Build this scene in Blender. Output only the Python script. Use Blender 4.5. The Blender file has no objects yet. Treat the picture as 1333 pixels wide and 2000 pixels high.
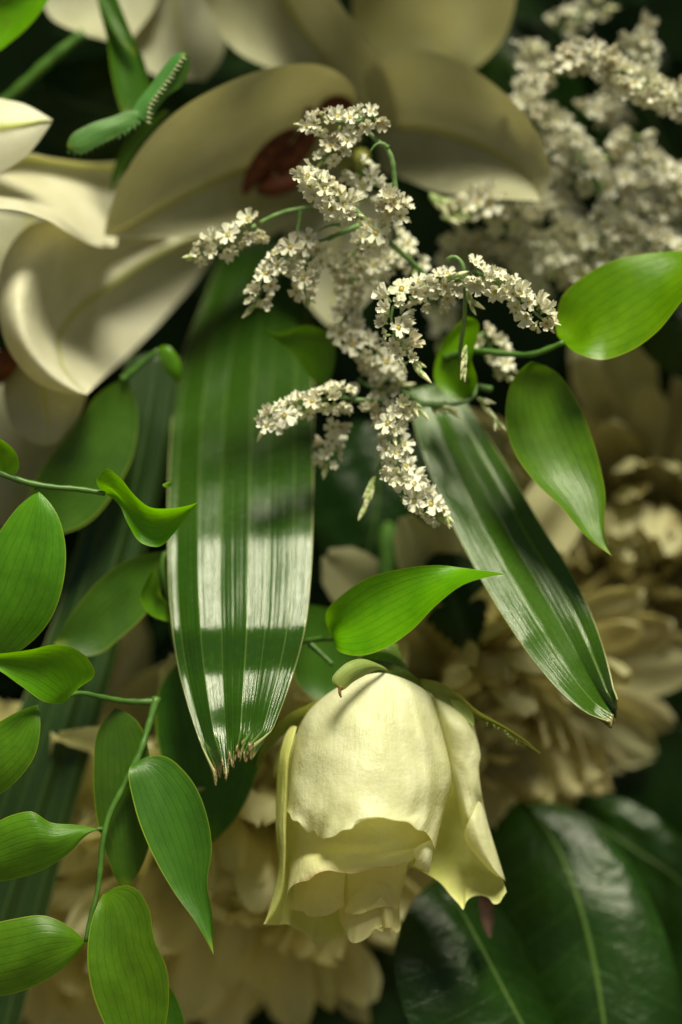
import bpy, math, random
import numpy as np
from mathutils import Vector, Matrix
R = math.radians
S = 1e-4            # one unit of the sketch = 0.1 mm
D = 6000.0          # camera distance in sketch units (0.6 m)
sc = bpy.context.scene
col = sc.collection
# ------------------------------------------------------------------ camera, sky, sun, exposure
cam_d = bpy.data.cameras.new('camera'); cam = bpy.data.objects.new('camera', cam_d); col.objects.link(cam)
cam.location = (0, -D*S, 0); cam.rotation_euler = (R(90), 0, 0)
cam_d.sensor_fit = 'VERTICAL'; cam_d.sensor_height = 24; cam_d.sensor_width = 36
cam_d.lens = 24*D/2000
cam_d.clip_start = 0.01; cam_d.clip_end = 100
cam_d.dof.use_dof = True; cam_d.dof.focus_distance = (D-60)*S; cam_d.dof.aperture_fstop = 3.2
sc.camera = cam
LDIR = Vector((0.13, -0.46, 0.86)).normalized()
SUN_EL = math.asin(LDIR.z); SUN_ROT = math.atan2(LDIR.x, LDIR.y)
w = bpy.data.worlds.new('World'); sc.world = w; w.use_nodes = True
nt = w.node_tree; bg = nt.nodes['Background']
sky = nt.nodes.new('ShaderNodeTexSky'); sky.sky_type = 'NISHITA'; sky.sun_disc = False
sky.sun_elevation = SUN_EL; sky.sun_rotation = SUN_ROT; sky.air_density = 0.25; sky.dust_density = 0.6; sky.ozone_density = 0.2
nt.links.new(sky.outputs[0], bg.inputs[0]); bg.inputs[1].default_value = 0.05
sd = bpy.data.lights.new('sun', 'SUN'); sun = bpy.data.objects.new('sun', sd); col.objects.link(sun)
sd.energy = 5.0; sd.angle = R(20); sd.color = (1.0, 0.96, 0.86)
sun.rotation_euler = (-LDIR).to_track_quat('-Z', 'Y').to_euler(); sun.location = LDIR*3
vs = sc.view_settings
vs.view_transform = 'Standard'; vs.look = 'None'; vs.gamma = 1; vs.use_curve_mapping = False
vs.exposure = 0.5
vs.use_white_balance = True; vs.white_balance_temperature = 7700; vs.white_balance_tint = -5
sc.cycles.use_denoising = True
sc.cycles.max_bounces = 8; sc.cycles.diffuse_bounces = 4; sc.cycles.glossy_bounces = 3; sc.cycles.transmission_bounces = 6

# ------------------------------------------------------------------ helpers
def P(x, y, d=0.0):
    k = (D+d)/D*S
    return Vector(((x-666.5)*k, d*S, (1000-y)*k))
def PA(a):
    a = np.asarray(a, float); k = (D+a[..., 2])/D*S
    return np.stack([(a[..., 0]-666.5)*k, a[..., 2]*S, (1000-a[..., 1])*k], -1)
def tag(o, label=None, cat=None, group=None, kind=None):
    for k, v in (('label', label), ('category', cat), ('group', group), ('kind', kind)):
        if v: o[k] = v
    return o
def thing(name, loc, label, cat, group=None):
    o = bpy.data.objects.new(name, None); col.objects.link(o); o.location = loc
    o.empty_display_size = 0.005
    return tag(o, label, cat, group)
def wpos(o):
    v = Vector((0, 0, 0))
    while o is not None:
        v = v+o.location; o = o.parent
    return v
def obj(name, verts, faces, mat, parent=None, uvs=None, smooth=True, mats=None, midx=None, base=None):
    verts = np.asarray(verts, float)
    org = Vector(base) if base is not None else Vector(verts.mean(0) if parent is None else verts[0])
    me = bpy.data.meshes.new(name)
    me.from_pydata((verts-np.array(org)).tolist(), [], [list(map(int, f)) for f in faces])
    for m in (mats or [mat]): me.materials.append(m)
    if midx is not None: me.polygons.foreach_set('material_index', midx)
    if uvs is not None:
        ul = me.uv_layers.new(name='UVMap')
        li = np.empty(len(me.loops), np.int32); me.loops.foreach_get('vertex_index', li)
        ul.data.foreach_set('uv', np.asarray(uvs, np.float32)[li].ravel())
    if smooth: me.polygons.foreach_set('use_smooth', [True]*len(me.polygons))
    me.update()
    o = bpy.data.objects.new(name, me); col.objects.link(o)
    if parent is not None:
        o.parent = parent; o.location = org-wpos(parent)
    else: o.location = org
    return o
def crs(pts, n, t=None):
    p = np.asarray(pts, float)
    if len(p) == 1: return np.repeat(p, n, 0)
    ch = np.r_[0, np.cumsum(np.sqrt(np.linalg.norm(np.diff(p, axis=0), axis=1))+1e-6)]
    arc = np.r_[0, np.cumsum(np.linalg.norm(np.diff(p, axis=0), axis=1)+1e-6)]
    if t is None: t = np.linspace(0, 1, n)
    # parameter by arc length, cubic Hermite with finite differences
    x = arc/arc[-1]
    m = np.zeros_like(p)
    if len(p) == 2:
        m[:] = (p[1]-p[0])
    else:
        for i in range(1, len(p)-1):
            h0, h1 = x[i]-x[i-1], x[i+1]-x[i]
            m[i] = ((p[i]-p[i-1])/h0*h1+(p[i+1]-p[i])/h1*h0)/(h0+h1)
        m[0] = 2*(p[1]-p[0])/(x[1]-x[0])-m[1]; m[-1] = 2*(p[-1]-p[-2])/(x[-1]-x[-2])-m[-2]
    k = np.clip(np.searchsorted(x, t, side='right')-1, 0, len(p)-2)
    h = (x[k+1]-x[k])[:, None]; s = ((t-x[k])/(x[k+1]-x[k]))[:, None]
    return ((1+2*s)*(1-s)**2)*p[k]+(s*(1-s)**2)*h*m[k]+(s*s*(3-2*s))*p[k+1]+(s*s*(s-1))*h*m[k+1]
def wob(seed, n=5, f=(1, 6)):
    r = random.Random(seed)
    c = [(r.uniform(*f), r.uniform(*f)*r.choice((-1, 1)), r.uniform(0, 6.28), r.uniform(.5, 1)) for _ in range(n)]
    return lambda u, v: sum(a*np.sin(fu*u*3.14+fv*v*3.14+p) for fu, fv, p, a in c)/n
def grid(curves, nu, nv, disp=None):
    C = [crs(c, nu) for c in curves]
    G = np.stack([crs([c[i] for c in C], nv, np.linspace(0, 1, nv)) if False else cross([c[i] for c in C], nv) for i in range(nu)])
    U, V = np.meshgrid(np.linspace(0, 1, nu), np.linspace(0, 1, nv), indexing='ij')
    if disp is not None:
        q = disp(U, V)
        if isinstance(q, tuple):
            for k in range(3): G[..., k] += q[k]
        else: G[..., 2] += q
    return G, U, V
def cross(p, nv):
    p = np.asarray(p, float); n = len(p); t = np.linspace(0, 1, nv)*(n-1)
    m = np.zeros_like(p)
    if n == 2: m[:] = p[1]-p[0]
    else:
        m[1:-1] = (p[2:]-p[:-2])/2; m[0] = 2*(p[1]-p[0])-m[1]; m[-1] = 2*(p[-1]-p[-2])-m[-2]
    k = np.clip(t.astype(int), 0, n-2); s = (t-k)[:, None]
    return ((1+2*s)*(1-s)**2)*p[k]+(s*(1-s)**2)*m[k]+(s*s*(3-2*s))*p[k+1]+(s*s*(s-1))*m[k+1]
def gfaces(nu, nv):
    return [(i*nv+j, (i+1)*nv+j, (i+1)*nv+j+1, i*nv+j+1) for i in range(nu-1) for j in range(nv-1)]
def patch(name, curves, mat, parent=None, nu=40, nv=16, disp=None, thick=0, base=None, swap=False):
    G, U, V = grid(curves, nu, nv, disp)
    o = obj(name, PA(G).reshape(-1, 3), gfaces(nu, nv), mat, parent, np.stack([V, U] if swap else [U, V], -1).reshape(-1, 2), base=base)
    if thick:
        s = o.modifiers.new('thickness', 'SOLIDIFY'); s.thickness = thick*S; s.offset = 0
    return o
def leaf(name, L, Rr, mat, parent=None, fold=14, wave=4, seed=0, nu=40, nv=14, mid=None, thick=0, base=None):
    n = 24
    l, r = crs(L, n), crs(Rr, n)
    t = np.linspace(0, 1, n)[:, None]
    if mid is None:
        m = (l+r)/2; m[:, 2] += (fold*np.sin(np.pi*np.clip(t, 0, 1))**.7)[:, 0]
    else: m = crs(mid, n)
    wb = wob(seed, 5, (1, 4))
    return patch(name, [l, m, r], mat, parent, nu, nv, lambda U, V: wave*wb(U, V)*np.sin(np.pi*U)**.5, thick, base)
def tube(name, pts, r0, r1, mat, parent=None, n=None, sides=8, rf=None, base=None):
    p = np.asarray(pts, float); n = n or max(6, 5*len(p))
    c = PA(crs(p, n)); tg = np.gradient(c, axis=0); tg /= np.linalg.norm(tg, axis=1)[:, None]+1e-12
    ref = np.array((0.13, 1, 0.21)); V = []; uv = []
    for i in range(n):
        a = np.cross(tg[i], ref); a /= np.linalg.norm(a)+1e-12; b = np.cross(tg[i], a)
        u = i/(n-1); r = (r0+(r1-r0)*u)*(1.18 if name == 'stem' else 1)*(1+.35*max(0, 1-u*26)+.09*math.sin(i*1.7+p[0][0])+.05*math.sin(i*.6)) if rf is None else rf(u)
        for k in range(sides):
            th = 2*math.pi*k/sides
            V.append(c[i]+(a*math.cos(th)+b*math.sin(th))*r*S); uv.append((u, k/sides))
    F = [(i*sides+k, i*sides+(k+1) % sides, (i+1)*sides+(k+1) % sides, (i+1)*sides+k) for i in range(n-1) for k in range(sides)]
    F += [tuple(range(sides))[::-1], tuple((n-1)*sides+k for k in range(sides))]
    return obj(name, V, F, mat, parent, uv, base=base)
def merged(name, parts, mat, parent, base=None):     # several (verts, faces) into one mesh
    V = []; F = []; o = 0
    for v, f in parts:
        V += list(v); F += [tuple(i+o for i in q) for q in f]; o += len(v)
    return obj(name, V, F, mat, parent, base=base)

# ------------------------------------------------------------------ materials
class NT:
    def __init__(s, name):
        s.m = bpy.data.materials.new(name); s.m.use_nodes = True; s.t = s.m.node_tree; s.t.nodes.clear()
    def n(s, typ, ins=None, **kw):
        x = s.t.nodes.new(typ)
        for k, v in kw.items(): setattr(x, k, v)
        for k, v in (ins or {}).items():
            if isinstance(v, bpy.types.NodeSocket): s.t.links.new(v, x.inputs[k])
            else: x.inputs[k].default_value = v
        return x
    def math(s, op, a, b=0.0, c=None, clamp=False):
        d = {0: a, 1: b}
        if c is not None: d[2] = c
        return s.n('ShaderNodeMath', d, operation=op, use_clamp=clamp).outputs[0]
    def mix(s, f, a, b):
        c4 = lambda q: (*q, 1) if isinstance(q, tuple) and len(q) == 3 else q
        x = s.n('ShaderNodeMix', {0: f, 6: c4(a), 7: c4(b)}, data_type='RGBA'); return x.outputs[2]
    def uv(s):
        u = s.n('ShaderNodeUVMap'); sp = s.n('ShaderNodeSeparateXYZ', {0: u.outputs[0]}); return u.outputs[0], sp.outputs[0], sp.outputs[1]
    def noise(s, vec, scale, detail=3, rough=.55):
        return s.n('ShaderNodeTexNoise', {'Vector': vec, 'Scale': scale, 'Detail': detail, 'Roughness': rough}).outputs[0]
    def geo(s): return s.n('ShaderNodeTexCoord').outputs['Object']
    def ramp(s, f, lo, hi): return s.n('ShaderNodeMapRange', {0: f, 1: lo, 2: hi}, interpolation_type='SMOOTHSTEP').outputs[0]
    def scale(s, v, xyz): return s.n('ShaderNodeMapping', {0: v, 3: xyz}).outputs[0]
    def out(s, sh): s.n('ShaderNodeOutputMaterial', {0: sh}); return s.m
    def sheet(s, colr, rough, trans, tcol, spec=.5, bump=None, bs=.3, bd=S*3, coat=0):
        ins = {'Base Color': colr, 'Roughness': rough, 'Specular IOR Level': spec}
        if coat: ins['Coat Weight'] = coat; ins['Coat Roughness'] = .12
        nrm = None
        if bump is not None:
            nrm = s.n('ShaderNodeBump', {'Strength': bs, 'Distance': bd, 'Height': bump}).outputs[0]; ins['Normal'] = nrm
        p = s.n('ShaderNodeBsdfPrincipled', ins).outputs[0]
        if trans > 0:
            ti = {0: tcol}
            if nrm is not None: ti['Normal'] = nrm
            p = s.n('ShaderNodeMixShader', {0: trans, 1: p, 2: s.n('ShaderNodeBsdfTranslucent', ti).outputs[0]}).outputs[0]
        return s.out(p)

def ruscus_mat(name, dark, lite, trans=.35, rough=.34, edge=(.33, .42, .04), nveins=9):
    k = NT(name); uv, u, v = k.uv(); g = k.geo()
    wv = k.math('ADD', v, k.math('MULTIPLY', k.math('SUBTRACT', k.noise(g, 120, 2), .5), .03))
    vein = k.math('SINE', k.math('MULTIPLY', wv, nveins*6.283))
    vein = k.ramp(vein, .55, 1.0)
    mott = k.noise(g, 140, 4, .6)
    fine = k.noise(k.scale(uv, (6, 70, 1)), 4, 3, .6)
    c = k.mix(k.ramp(mott, .3, .72), dark, lite)
    c = k.mix(k.math('MULTIPLY', k.ramp(fine, .42, .72), .5), c, tuple(min(1, q*1.5) for q in lite))
    c = k.mix(k.math('MULTIPLY', vein, .24), c, tuple(q*.55 for q in dark))
    ed = k.math('ABSOLUTE', k.math('SUBTRACT', v, .5))
    c = k.mix(k.math('MULTIPLY', k.ramp(ed, .476, .498), .6), c, edge)
    oi = k.n('ShaderNodeObjectInfo').outputs['Random']
    c = k.n('ShaderNodeHueSaturation', {'Hue': k.math('ADD', .488, k.math('MULTIPLY', oi, .024)), 'Saturation': 1.0, 'Value': k.math('ADD', .82, k.math('MULTIPLY', oi, .36)), 'Color': c}).outputs[0]
    tipy = k.ramp(k.math('ADD', u, k.math('MULTIPLY', k.math('SUBTRACT', mott, .5), .25)), .88, 1.02)
    c = k.mix(k.math('MULTIPLY', tipy, .5), c, (.24, .30, .02))
    blot = k.ramp(k.noise(g, 330, 3, .6), .66, .72); c = k.mix(k.math('MULTIPLY', blot, .30), c, (.13, .14, .02))
    sp = k.ramp(k.noise(g, 1500, 2), .74, .8)                       # tiny pale specks
    c = k.mix(k.math('MULTIPLY', sp, .35), c, (.35, .42, .10))
    b = k.math('ADD', k.math('MULTIPLY', vein, -.22), k.math('ADD', k.math('MULTIPLY', mott, .7), k.math('MULTIPLY', fine, .35)))
    tc = k.mix(.5, c, tuple(min(1, q*2.2) for q in (lite[0]*1.15, lite[1], lite[2]*.5)))
    return k.sheet(c, rough, trans, tc, .45, b, .35, S*3)
M = {}
M['ruscus'] = ruscus_mat('ruscus_leaf', (.055, .155, .010), (.10, .25, .014), .38, .30)
M['ruscus_dark'] = ruscus_mat('ruscus_leaf_dark', (.030, .095, .008), (.050, .14, .011), .30)
M['ruscus_yellow'] = ruscus_mat('ruscus_leaf_backlit', (.075, .235, .006), (.135, .34, .010), .46, .30)  # brighter, yellower base: glow of light through the leaf put into colour
def stem_mat(name, a, b, rough=.45):
    k = NT(name); g = k.geo(); uv, u, v = k.uv()
    n = k.noise(g, 260, 4); st = k.noise(k.scale(uv, (3, 30, 1)), 3, 2)
    return k.sheet(k.mix(k.ramp(k.math('ADD', k.math('MULTIPLY', n, .6), k.math('MULTIPLY', st, .4)), .35, .65), a, b), rough, 0, None, .4, n, .3, S*2)
M['stem'] = stem_mat('stem_green', (.030, .085, .012), (.065, .15, .022))
M['stem_grey'] = stem_mat('statice_stem', (.07, .15, .045), (.16, .26, .09))
M['stem_pale'] = stem_mat('rose_stem', (.07, .12, .02), (.12, .18, .035))
M['tip_brown'] = stem_mat('dry_brown', (.10, .045, .015), (.26, .15, .05), .7)
M['tip_straw'] = stem_mat('dry_straw', (.40, .30, .12), (.62, .50, .24), .6)

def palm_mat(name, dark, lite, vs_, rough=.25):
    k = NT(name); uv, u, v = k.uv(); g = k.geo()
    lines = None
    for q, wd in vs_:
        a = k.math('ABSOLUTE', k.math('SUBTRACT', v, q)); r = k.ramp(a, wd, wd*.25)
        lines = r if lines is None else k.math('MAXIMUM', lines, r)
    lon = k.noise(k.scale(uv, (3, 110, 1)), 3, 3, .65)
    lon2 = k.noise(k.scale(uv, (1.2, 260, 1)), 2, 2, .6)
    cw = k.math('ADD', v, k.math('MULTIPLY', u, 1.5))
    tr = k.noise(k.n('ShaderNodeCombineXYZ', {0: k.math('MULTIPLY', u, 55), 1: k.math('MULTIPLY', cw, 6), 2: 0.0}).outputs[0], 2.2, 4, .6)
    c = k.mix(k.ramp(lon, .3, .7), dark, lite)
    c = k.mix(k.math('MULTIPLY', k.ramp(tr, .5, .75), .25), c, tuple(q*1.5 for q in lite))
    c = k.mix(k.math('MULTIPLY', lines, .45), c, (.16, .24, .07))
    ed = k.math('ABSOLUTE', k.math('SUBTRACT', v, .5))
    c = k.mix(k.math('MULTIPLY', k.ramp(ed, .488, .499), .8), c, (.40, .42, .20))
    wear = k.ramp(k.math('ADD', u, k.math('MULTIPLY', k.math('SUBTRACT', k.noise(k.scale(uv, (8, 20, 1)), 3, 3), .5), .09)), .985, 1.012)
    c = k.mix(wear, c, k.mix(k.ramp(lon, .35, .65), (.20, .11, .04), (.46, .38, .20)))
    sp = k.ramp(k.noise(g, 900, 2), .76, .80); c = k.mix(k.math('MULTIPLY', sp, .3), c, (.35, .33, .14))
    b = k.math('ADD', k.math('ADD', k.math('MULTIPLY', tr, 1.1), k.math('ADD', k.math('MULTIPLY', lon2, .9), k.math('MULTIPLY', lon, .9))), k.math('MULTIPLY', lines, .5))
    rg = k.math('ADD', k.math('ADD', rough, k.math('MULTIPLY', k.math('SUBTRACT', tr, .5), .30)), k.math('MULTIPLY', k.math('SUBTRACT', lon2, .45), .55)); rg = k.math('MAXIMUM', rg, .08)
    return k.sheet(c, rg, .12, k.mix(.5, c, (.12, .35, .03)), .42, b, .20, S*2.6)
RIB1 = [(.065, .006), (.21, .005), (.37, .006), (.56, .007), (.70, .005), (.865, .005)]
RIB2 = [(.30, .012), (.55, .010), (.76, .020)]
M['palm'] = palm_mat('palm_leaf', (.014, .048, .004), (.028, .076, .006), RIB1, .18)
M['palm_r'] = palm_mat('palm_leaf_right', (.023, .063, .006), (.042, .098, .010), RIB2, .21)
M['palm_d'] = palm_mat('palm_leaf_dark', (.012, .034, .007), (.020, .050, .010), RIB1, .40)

def petal_mat(name, a, b, tcol, trans=.4, rough=.5, rib=None, ribw=.06, edge=None, crinkle=.4, cs=700, spots=0, spec=.35, veins=26, bd=S*4, bruise=0, vary=0):
    k = NT(name); uv, u, v = k.uv(); g = k.geo()
    n = k.noise(g, 90, 4, .6); ve = k.noise(k.scale(uv, (2.2, veins, 1)), 3, 3, .6); cr = k.noise(g, cs, 4, .65)
    c = k.mix(k.ramp(n, .3, .7), a, b)
    c = k.mix(k.math('MULTIPLY', k.ramp(ve, .48, .75), .22), c, tuple(q*f for q, f in zip(a, (.82, .84, .48))))
    b_ = k.math('ADD', k.math('MULTIPLY', cr, crinkle), k.math('MULTIPLY', ve, .5))
    if vary:                                                        # each petal or floret a little older or fresher than the next
        oi = k.n('ShaderNodeObjectInfo').outputs['Random']
        c = k.mix(k.math('MULTIPLY', k.ramp(oi, .80, 1.0), vary), c, (.42, .30, .13))
        c = k.mix(k.math('MULTIPLY', k.ramp(oi, .25, .0), vary*.6), c, (.55, .60, .30))
    if rib:
        d = k.ramp(k.math('ABSOLUTE', k.math('SUBTRACT', v, rib[0])), ribw, 0.0)
        c = k.mix(k.math('MULTIPLY', d, .85), c, rib[1]); b_ = k.math('ADD', b_, k.math('MULTIPLY', d, -.3))
    if edge:
        ed = k.ramp(k.math('MAXIMUM', k.math('MULTIPLY', k.math('ABSOLUTE', k.math('SUBTRACT', v, .5)), 2), u), .955, .995)
        c = k.mix(k.math('MULTIPLY', ed, .7), c, edge)
    if bruise:
        br = k.math('MULTIPLY', k.ramp(k.math('MAXIMUM', k.math('MULTIPLY', k.math('ABSOLUTE', k.math('SUBTRACT', v, .5)), 2), u), .93, 1.0), k.ramp(k.noise(g, 110, 3), .52, .62))
        c = k.mix(k.math('MULTIPLY', br, bruise), c, (.55, .30, .16))
    if spots:
        sp = k.ramp(k.noise(g, 330, 3, .5), .70, .76); c = k.mix(k.math('MULTIPLY', sp, spots), c, (.45, .33, .12))
    tc = k.mix(.6, c, tcol)
    return k.sheet(c, rough, trans, tc, spec, b_, .35, bd)
M['rose'] = petal_mat('rose_petal', (.74, .74, .48), (.84, .83, .62), (.80, .78, .26), .44, .45, crinkle=1.4, cs=330, spots=.35, bruise=.8, edge=(.82, .78, .50), bd=S*8, spec=.45)
M['rose_mid'] = petal_mat('rose_petal_middle', (.72, .70, .36), (.80, .78, .47), (.80, .74, .18), .45, .45, crinkle=1.5, cs=330, bruise=.7, edge=(.80, .76, .46), bd=S*6)  # middle and inner petals: own yellow, deepened to carry the mouth's self-shadow
M['rose_in'] = petal_mat('rose_petal_inner', (.74, .69, .33), (.80, .76, .44), (.84, .72, .18), .42, .5, crinkle=.5)
M['rose_out'] = petal_mat('rose_petal_outer', (.52, .54, .17), (.66, .66, .29), (.60, .60, .10), .40, .45, edge=(.72, .70, .35), crinkle=1.0, cs=520, spots=.5)
M['lily'] = petal_mat('lily_petal_shaded', (.41, .40, .27), (.50, .49, .35), (.56, .48, .12), .30, .42, rib=(.5, (.42, .42, .10)), ribw=.045, crinkle=.35, cs=420, veins=34, bd=S*9)  # darker than the other lily petals: shade put into the colour
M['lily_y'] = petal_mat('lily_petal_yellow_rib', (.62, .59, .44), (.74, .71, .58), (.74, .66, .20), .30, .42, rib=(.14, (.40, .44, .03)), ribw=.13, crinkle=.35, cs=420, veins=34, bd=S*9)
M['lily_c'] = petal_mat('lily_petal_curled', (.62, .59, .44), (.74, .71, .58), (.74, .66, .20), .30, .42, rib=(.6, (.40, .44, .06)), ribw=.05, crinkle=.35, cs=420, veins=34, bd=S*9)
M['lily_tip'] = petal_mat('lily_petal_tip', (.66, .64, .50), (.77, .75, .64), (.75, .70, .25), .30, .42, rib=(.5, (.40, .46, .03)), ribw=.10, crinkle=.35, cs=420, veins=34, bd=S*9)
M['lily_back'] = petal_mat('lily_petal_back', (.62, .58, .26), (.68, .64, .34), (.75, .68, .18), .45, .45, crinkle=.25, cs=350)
M['mum'] = petal_mat('chrysanthemum_petal_shaded', (.58, .54, .30), (.68, .64, .43), (.70, .58, .17), .42, .5, crinkle=.3, veins=12, vary=.3)  # darker copy: shade on the right-hand blooms put into the colour
M['mum_lit'] = petal_mat('chrysanthemum_petal_lit', (.76, .71, .42), (.84, .81, .58), (.86, .76, .26), .52, .5, crinkle=.3, veins=12, vary=.3)  # brighter copy for the blooms that look lit, light put into the colour
M['statice'] = petal_mat('statice_petal', (.80, .78, .68), (.85, .83, .75), (.80, .76, .50), .30, .55, crinkle=.3, cs=1200, veins=10, vary=.45)
def plain(name, a, b, rough=.5, trans=0, tc=None, sc_=300, spec=.4):
    k = NT(name); g = k.geo(); n = k.noise(g, sc_, 3)
    return k.sheet(k.mix(k.ramp(n, .3, .7), a, b), rough, trans, tc, spec, n, .3, S*3)
M['eye'] = plain('statice_eye', (.42, .26, .05), (.66, .46, .10), .6)
M['calyx'] = plain('statice_calyx', (.30, .42, .14), (.52, .58, .30), .5, .2, (.5, .6, .2, 1))
M['budtip'] = plain('statice_bud', (.66, .66, .38), (.78, .76, .56), .5)
M['anther'] = plain('lily_anther', (.045, .009, .003), (.13, .028, .006), .8, sc_=900)
M['fila'] = plain('lily_filament', (.30, .32, .06), (.42, .42, .10), .5)
M['sepal'] = ruscus_mat('rose_sepal', (.13, .19, .04), (.24, .28, .08), .25, .55, (.40, .38, .14), 5)
M['toothed'] = ruscus_mat('toothed_leaf', (.05, .15, .03), (.10, .23, .06), .25, .5, (.30, .33, .16), 4)
M['tooth'] = plain('leaf_tooth', (.26, .30, .15), (.46, .48, .30), .6)
def broad_mat(name, dark, lite):
    k = NT(name); uv, u, v = k.uv(); g = k.geo()
    n = k.noise(g, 60, 3); f = k.noise(g, 420, 4, .6)
    rib = k.ramp(k.math('ABSOLUTE', k.math('SUBTRACT', v, .5)), .018, .006)
    dv = k.math('ABSOLUTE', k.math('SUBTRACT', v, .5))
    side = k.math('SINE', k.math('MULTIPLY', k.math('SUBTRACT', u, k.math('MULTIPLY', dv, .35)), 60))
    side = k.ramp(side, .96, 1.0)
    c = k.mix(k.ramp(n, .3, .7), dark, lite)
    c = k.mix(k.math('MULTIPLY', side, .14), c, (.06, .16, .03)); c = k.mix(k.math('MULTIPLY', rib, .8), c, (.085, .15, .035))
    b = k.math('ADD', k.math('MULTIPLY', f, .8), k.math('ADD', k.math('MULTIPLY', rib, .6), k.math('MULTIPLY', side, -.05)))
    return k.sheet(c, .33, .12, k.mix(.5, c, (.08, .30, .02)), .26, b, .8, S*7)
M['broad'] = broad_mat('broad_leaf', (.007, .023, .003), (.012, .038, .004))
M['broad_dk'] = broad_mat('broad_leaf_dark', (.006, .022, .004), (.010, .032, .005))
M['backleaf'] = plain('background_leaf', (.004, .015, .002), (.008, .026, .004), .8, spec=.12)
M['backing'] = plain('dark_backing', (.002, .006, .002), (.004, .011, .003), .9, sc_=60, spec=.05)  # near-black, so the gaps read as deep shade

# ------------------------------------------------------------------ backdrop
def sheet_rect(name, x0, x1, y0, y1, d, mat):
    return patch(name, [[(x0, y0, d), (x0, y1, d)], [((x0+x1)/2, y0, d+150), ((x0+x1)/2, y1, d+150)], [(x1, y0, d), (x1, y1, d)]], mat, None, 12, 12)
o = sheet_rect('dark_backdrop', -2200, 3500, -1800, 3800, 1500, M['backing']); tag(o, kind='structure')  # added dark sheet: blocks sky from behind and stands for deep shade
k_ = NT('ground_bounce'); g_ = k_.geo(); M['ground'] = k_.sheet(k_.mix(k_.ramp(k_.noise(g_, 3, 5), .3, .7), (.11, .095, .058), (.16, .14, .085)), .9, 0, None, .2, k_.noise(g_, 40, 4), .3, .01)
o = obj('ground', [(-60, -60, -.75), (60, -60, -.75), (60, 60, -.75), (-60, 60, -.75)], [(0, 1, 2, 3)], M['ground'], smooth=False); tag(o, kind='structure')  # unseen ground, added to bounce warm light up from below
rng = random.Random(5)
parts = []
for i in range(520):
    x, y, d = rng.uniform(-1500, 2800), rng.uniform(-1300, 3200), rng.uniform(900, 1450)
    a = rng.uniform(0, 6.28); L = rng.uniform(140, 300); W = L*rng.uniform(.16, .28)
    ca, sa = math.cos(a), math.sin(a); tilt = rng.uniform(-.5, .5)
    V = []
    for t in (0, .25, .55, .8, 1):
        wd = W*math.sin(math.pi*min(.97, max(.03, t))**.8); cx, cy, cd = x+ca*L*t, y+sa*L*t, d+tilt*L*t-60*math.sin(t*3)
        for s in (-1, 0, 1): V.append(P(cx-sa*wd*s, cy+ca*wd*s, cd+(20 if s == 0 else 0)))
    parts.append((V, [(i_*3+j, i_*3+j+1, i_*3+j+4, i_*3+j+3) for i_ in range(4) for j in range(2)]))
o = merged('background_foliage', parts, M['backleaf'], None); tag(o, kind='stuff')

parts = []
rng = random.Random(8)
def blade_at(x, y, d, a, L, W, tilt):
    ca, sa = math.cos(a), math.sin(a); V = []
    for t in (0, .2, .45, .7, .9, 1):
        wd = W*math.sin(math.pi*min(.97, max(.03, t))**.8); cx, cy, cd = x+ca*L*t, y+sa*L*t, d+tilt*L*t-60*math.sin(t*3)
        for q in (-1, 0, 1): V.append(P(cx-sa*wd*q, cy+ca*wd*q, cd+(20 if q == 0 else 0)))
    return V, [(i_*3+j, i_*3+j+1, i_*3+j+4, i_*3+j+3) for i_ in range(5) for j in range(2)]
while len(parts) < 800:  # unseen leaves, added to shade the lilies and the right-hand blooms
    side = rng.random()
    if side < .5: x, y, d = rng.uniform(-700, 2000), rng.uniform(-700, -60), rng.uniform(70, 900)
    elif side < .85: x, y, d = rng.uniform(1380, 2000), rng.uniform(-500, 1900), rng.uniform(130, 900)
    else: x, y, d = rng.uniform(-1000, -60), rng.uniform(-500, 2000), rng.uniform(200, 900)
    if side < .5 and ((780 < x < 1300 and abs(d-(560-.49*(50-y))) < 130) or (x < 650 and abs(d-(470-.49*(50-y))) < 130) or (not 250 < x < 1000 and d < (190 if x > 1000 else 230))): continue  # gaps that let the sun through to the pale top petals
    q = (x, y, d, rng.uniform(0, 6.28), rng.uniform(140, 280), rng.uniform(40, 75), rng.uniform(-.5, .5))
    v, f = blade_at(*q)
    if any(abs(k.x)*D/(k.y+D*S) < 715 and abs(k.z)*D/(k.y+D*S) < 1050 for k in v): continue   # keep these added shade leaves beyond the frame
    parts.append((v, f))
o = merged('offframe_shade_leaves', parts, M['backleaf'], None); tag(o, kind='stuff')

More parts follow.
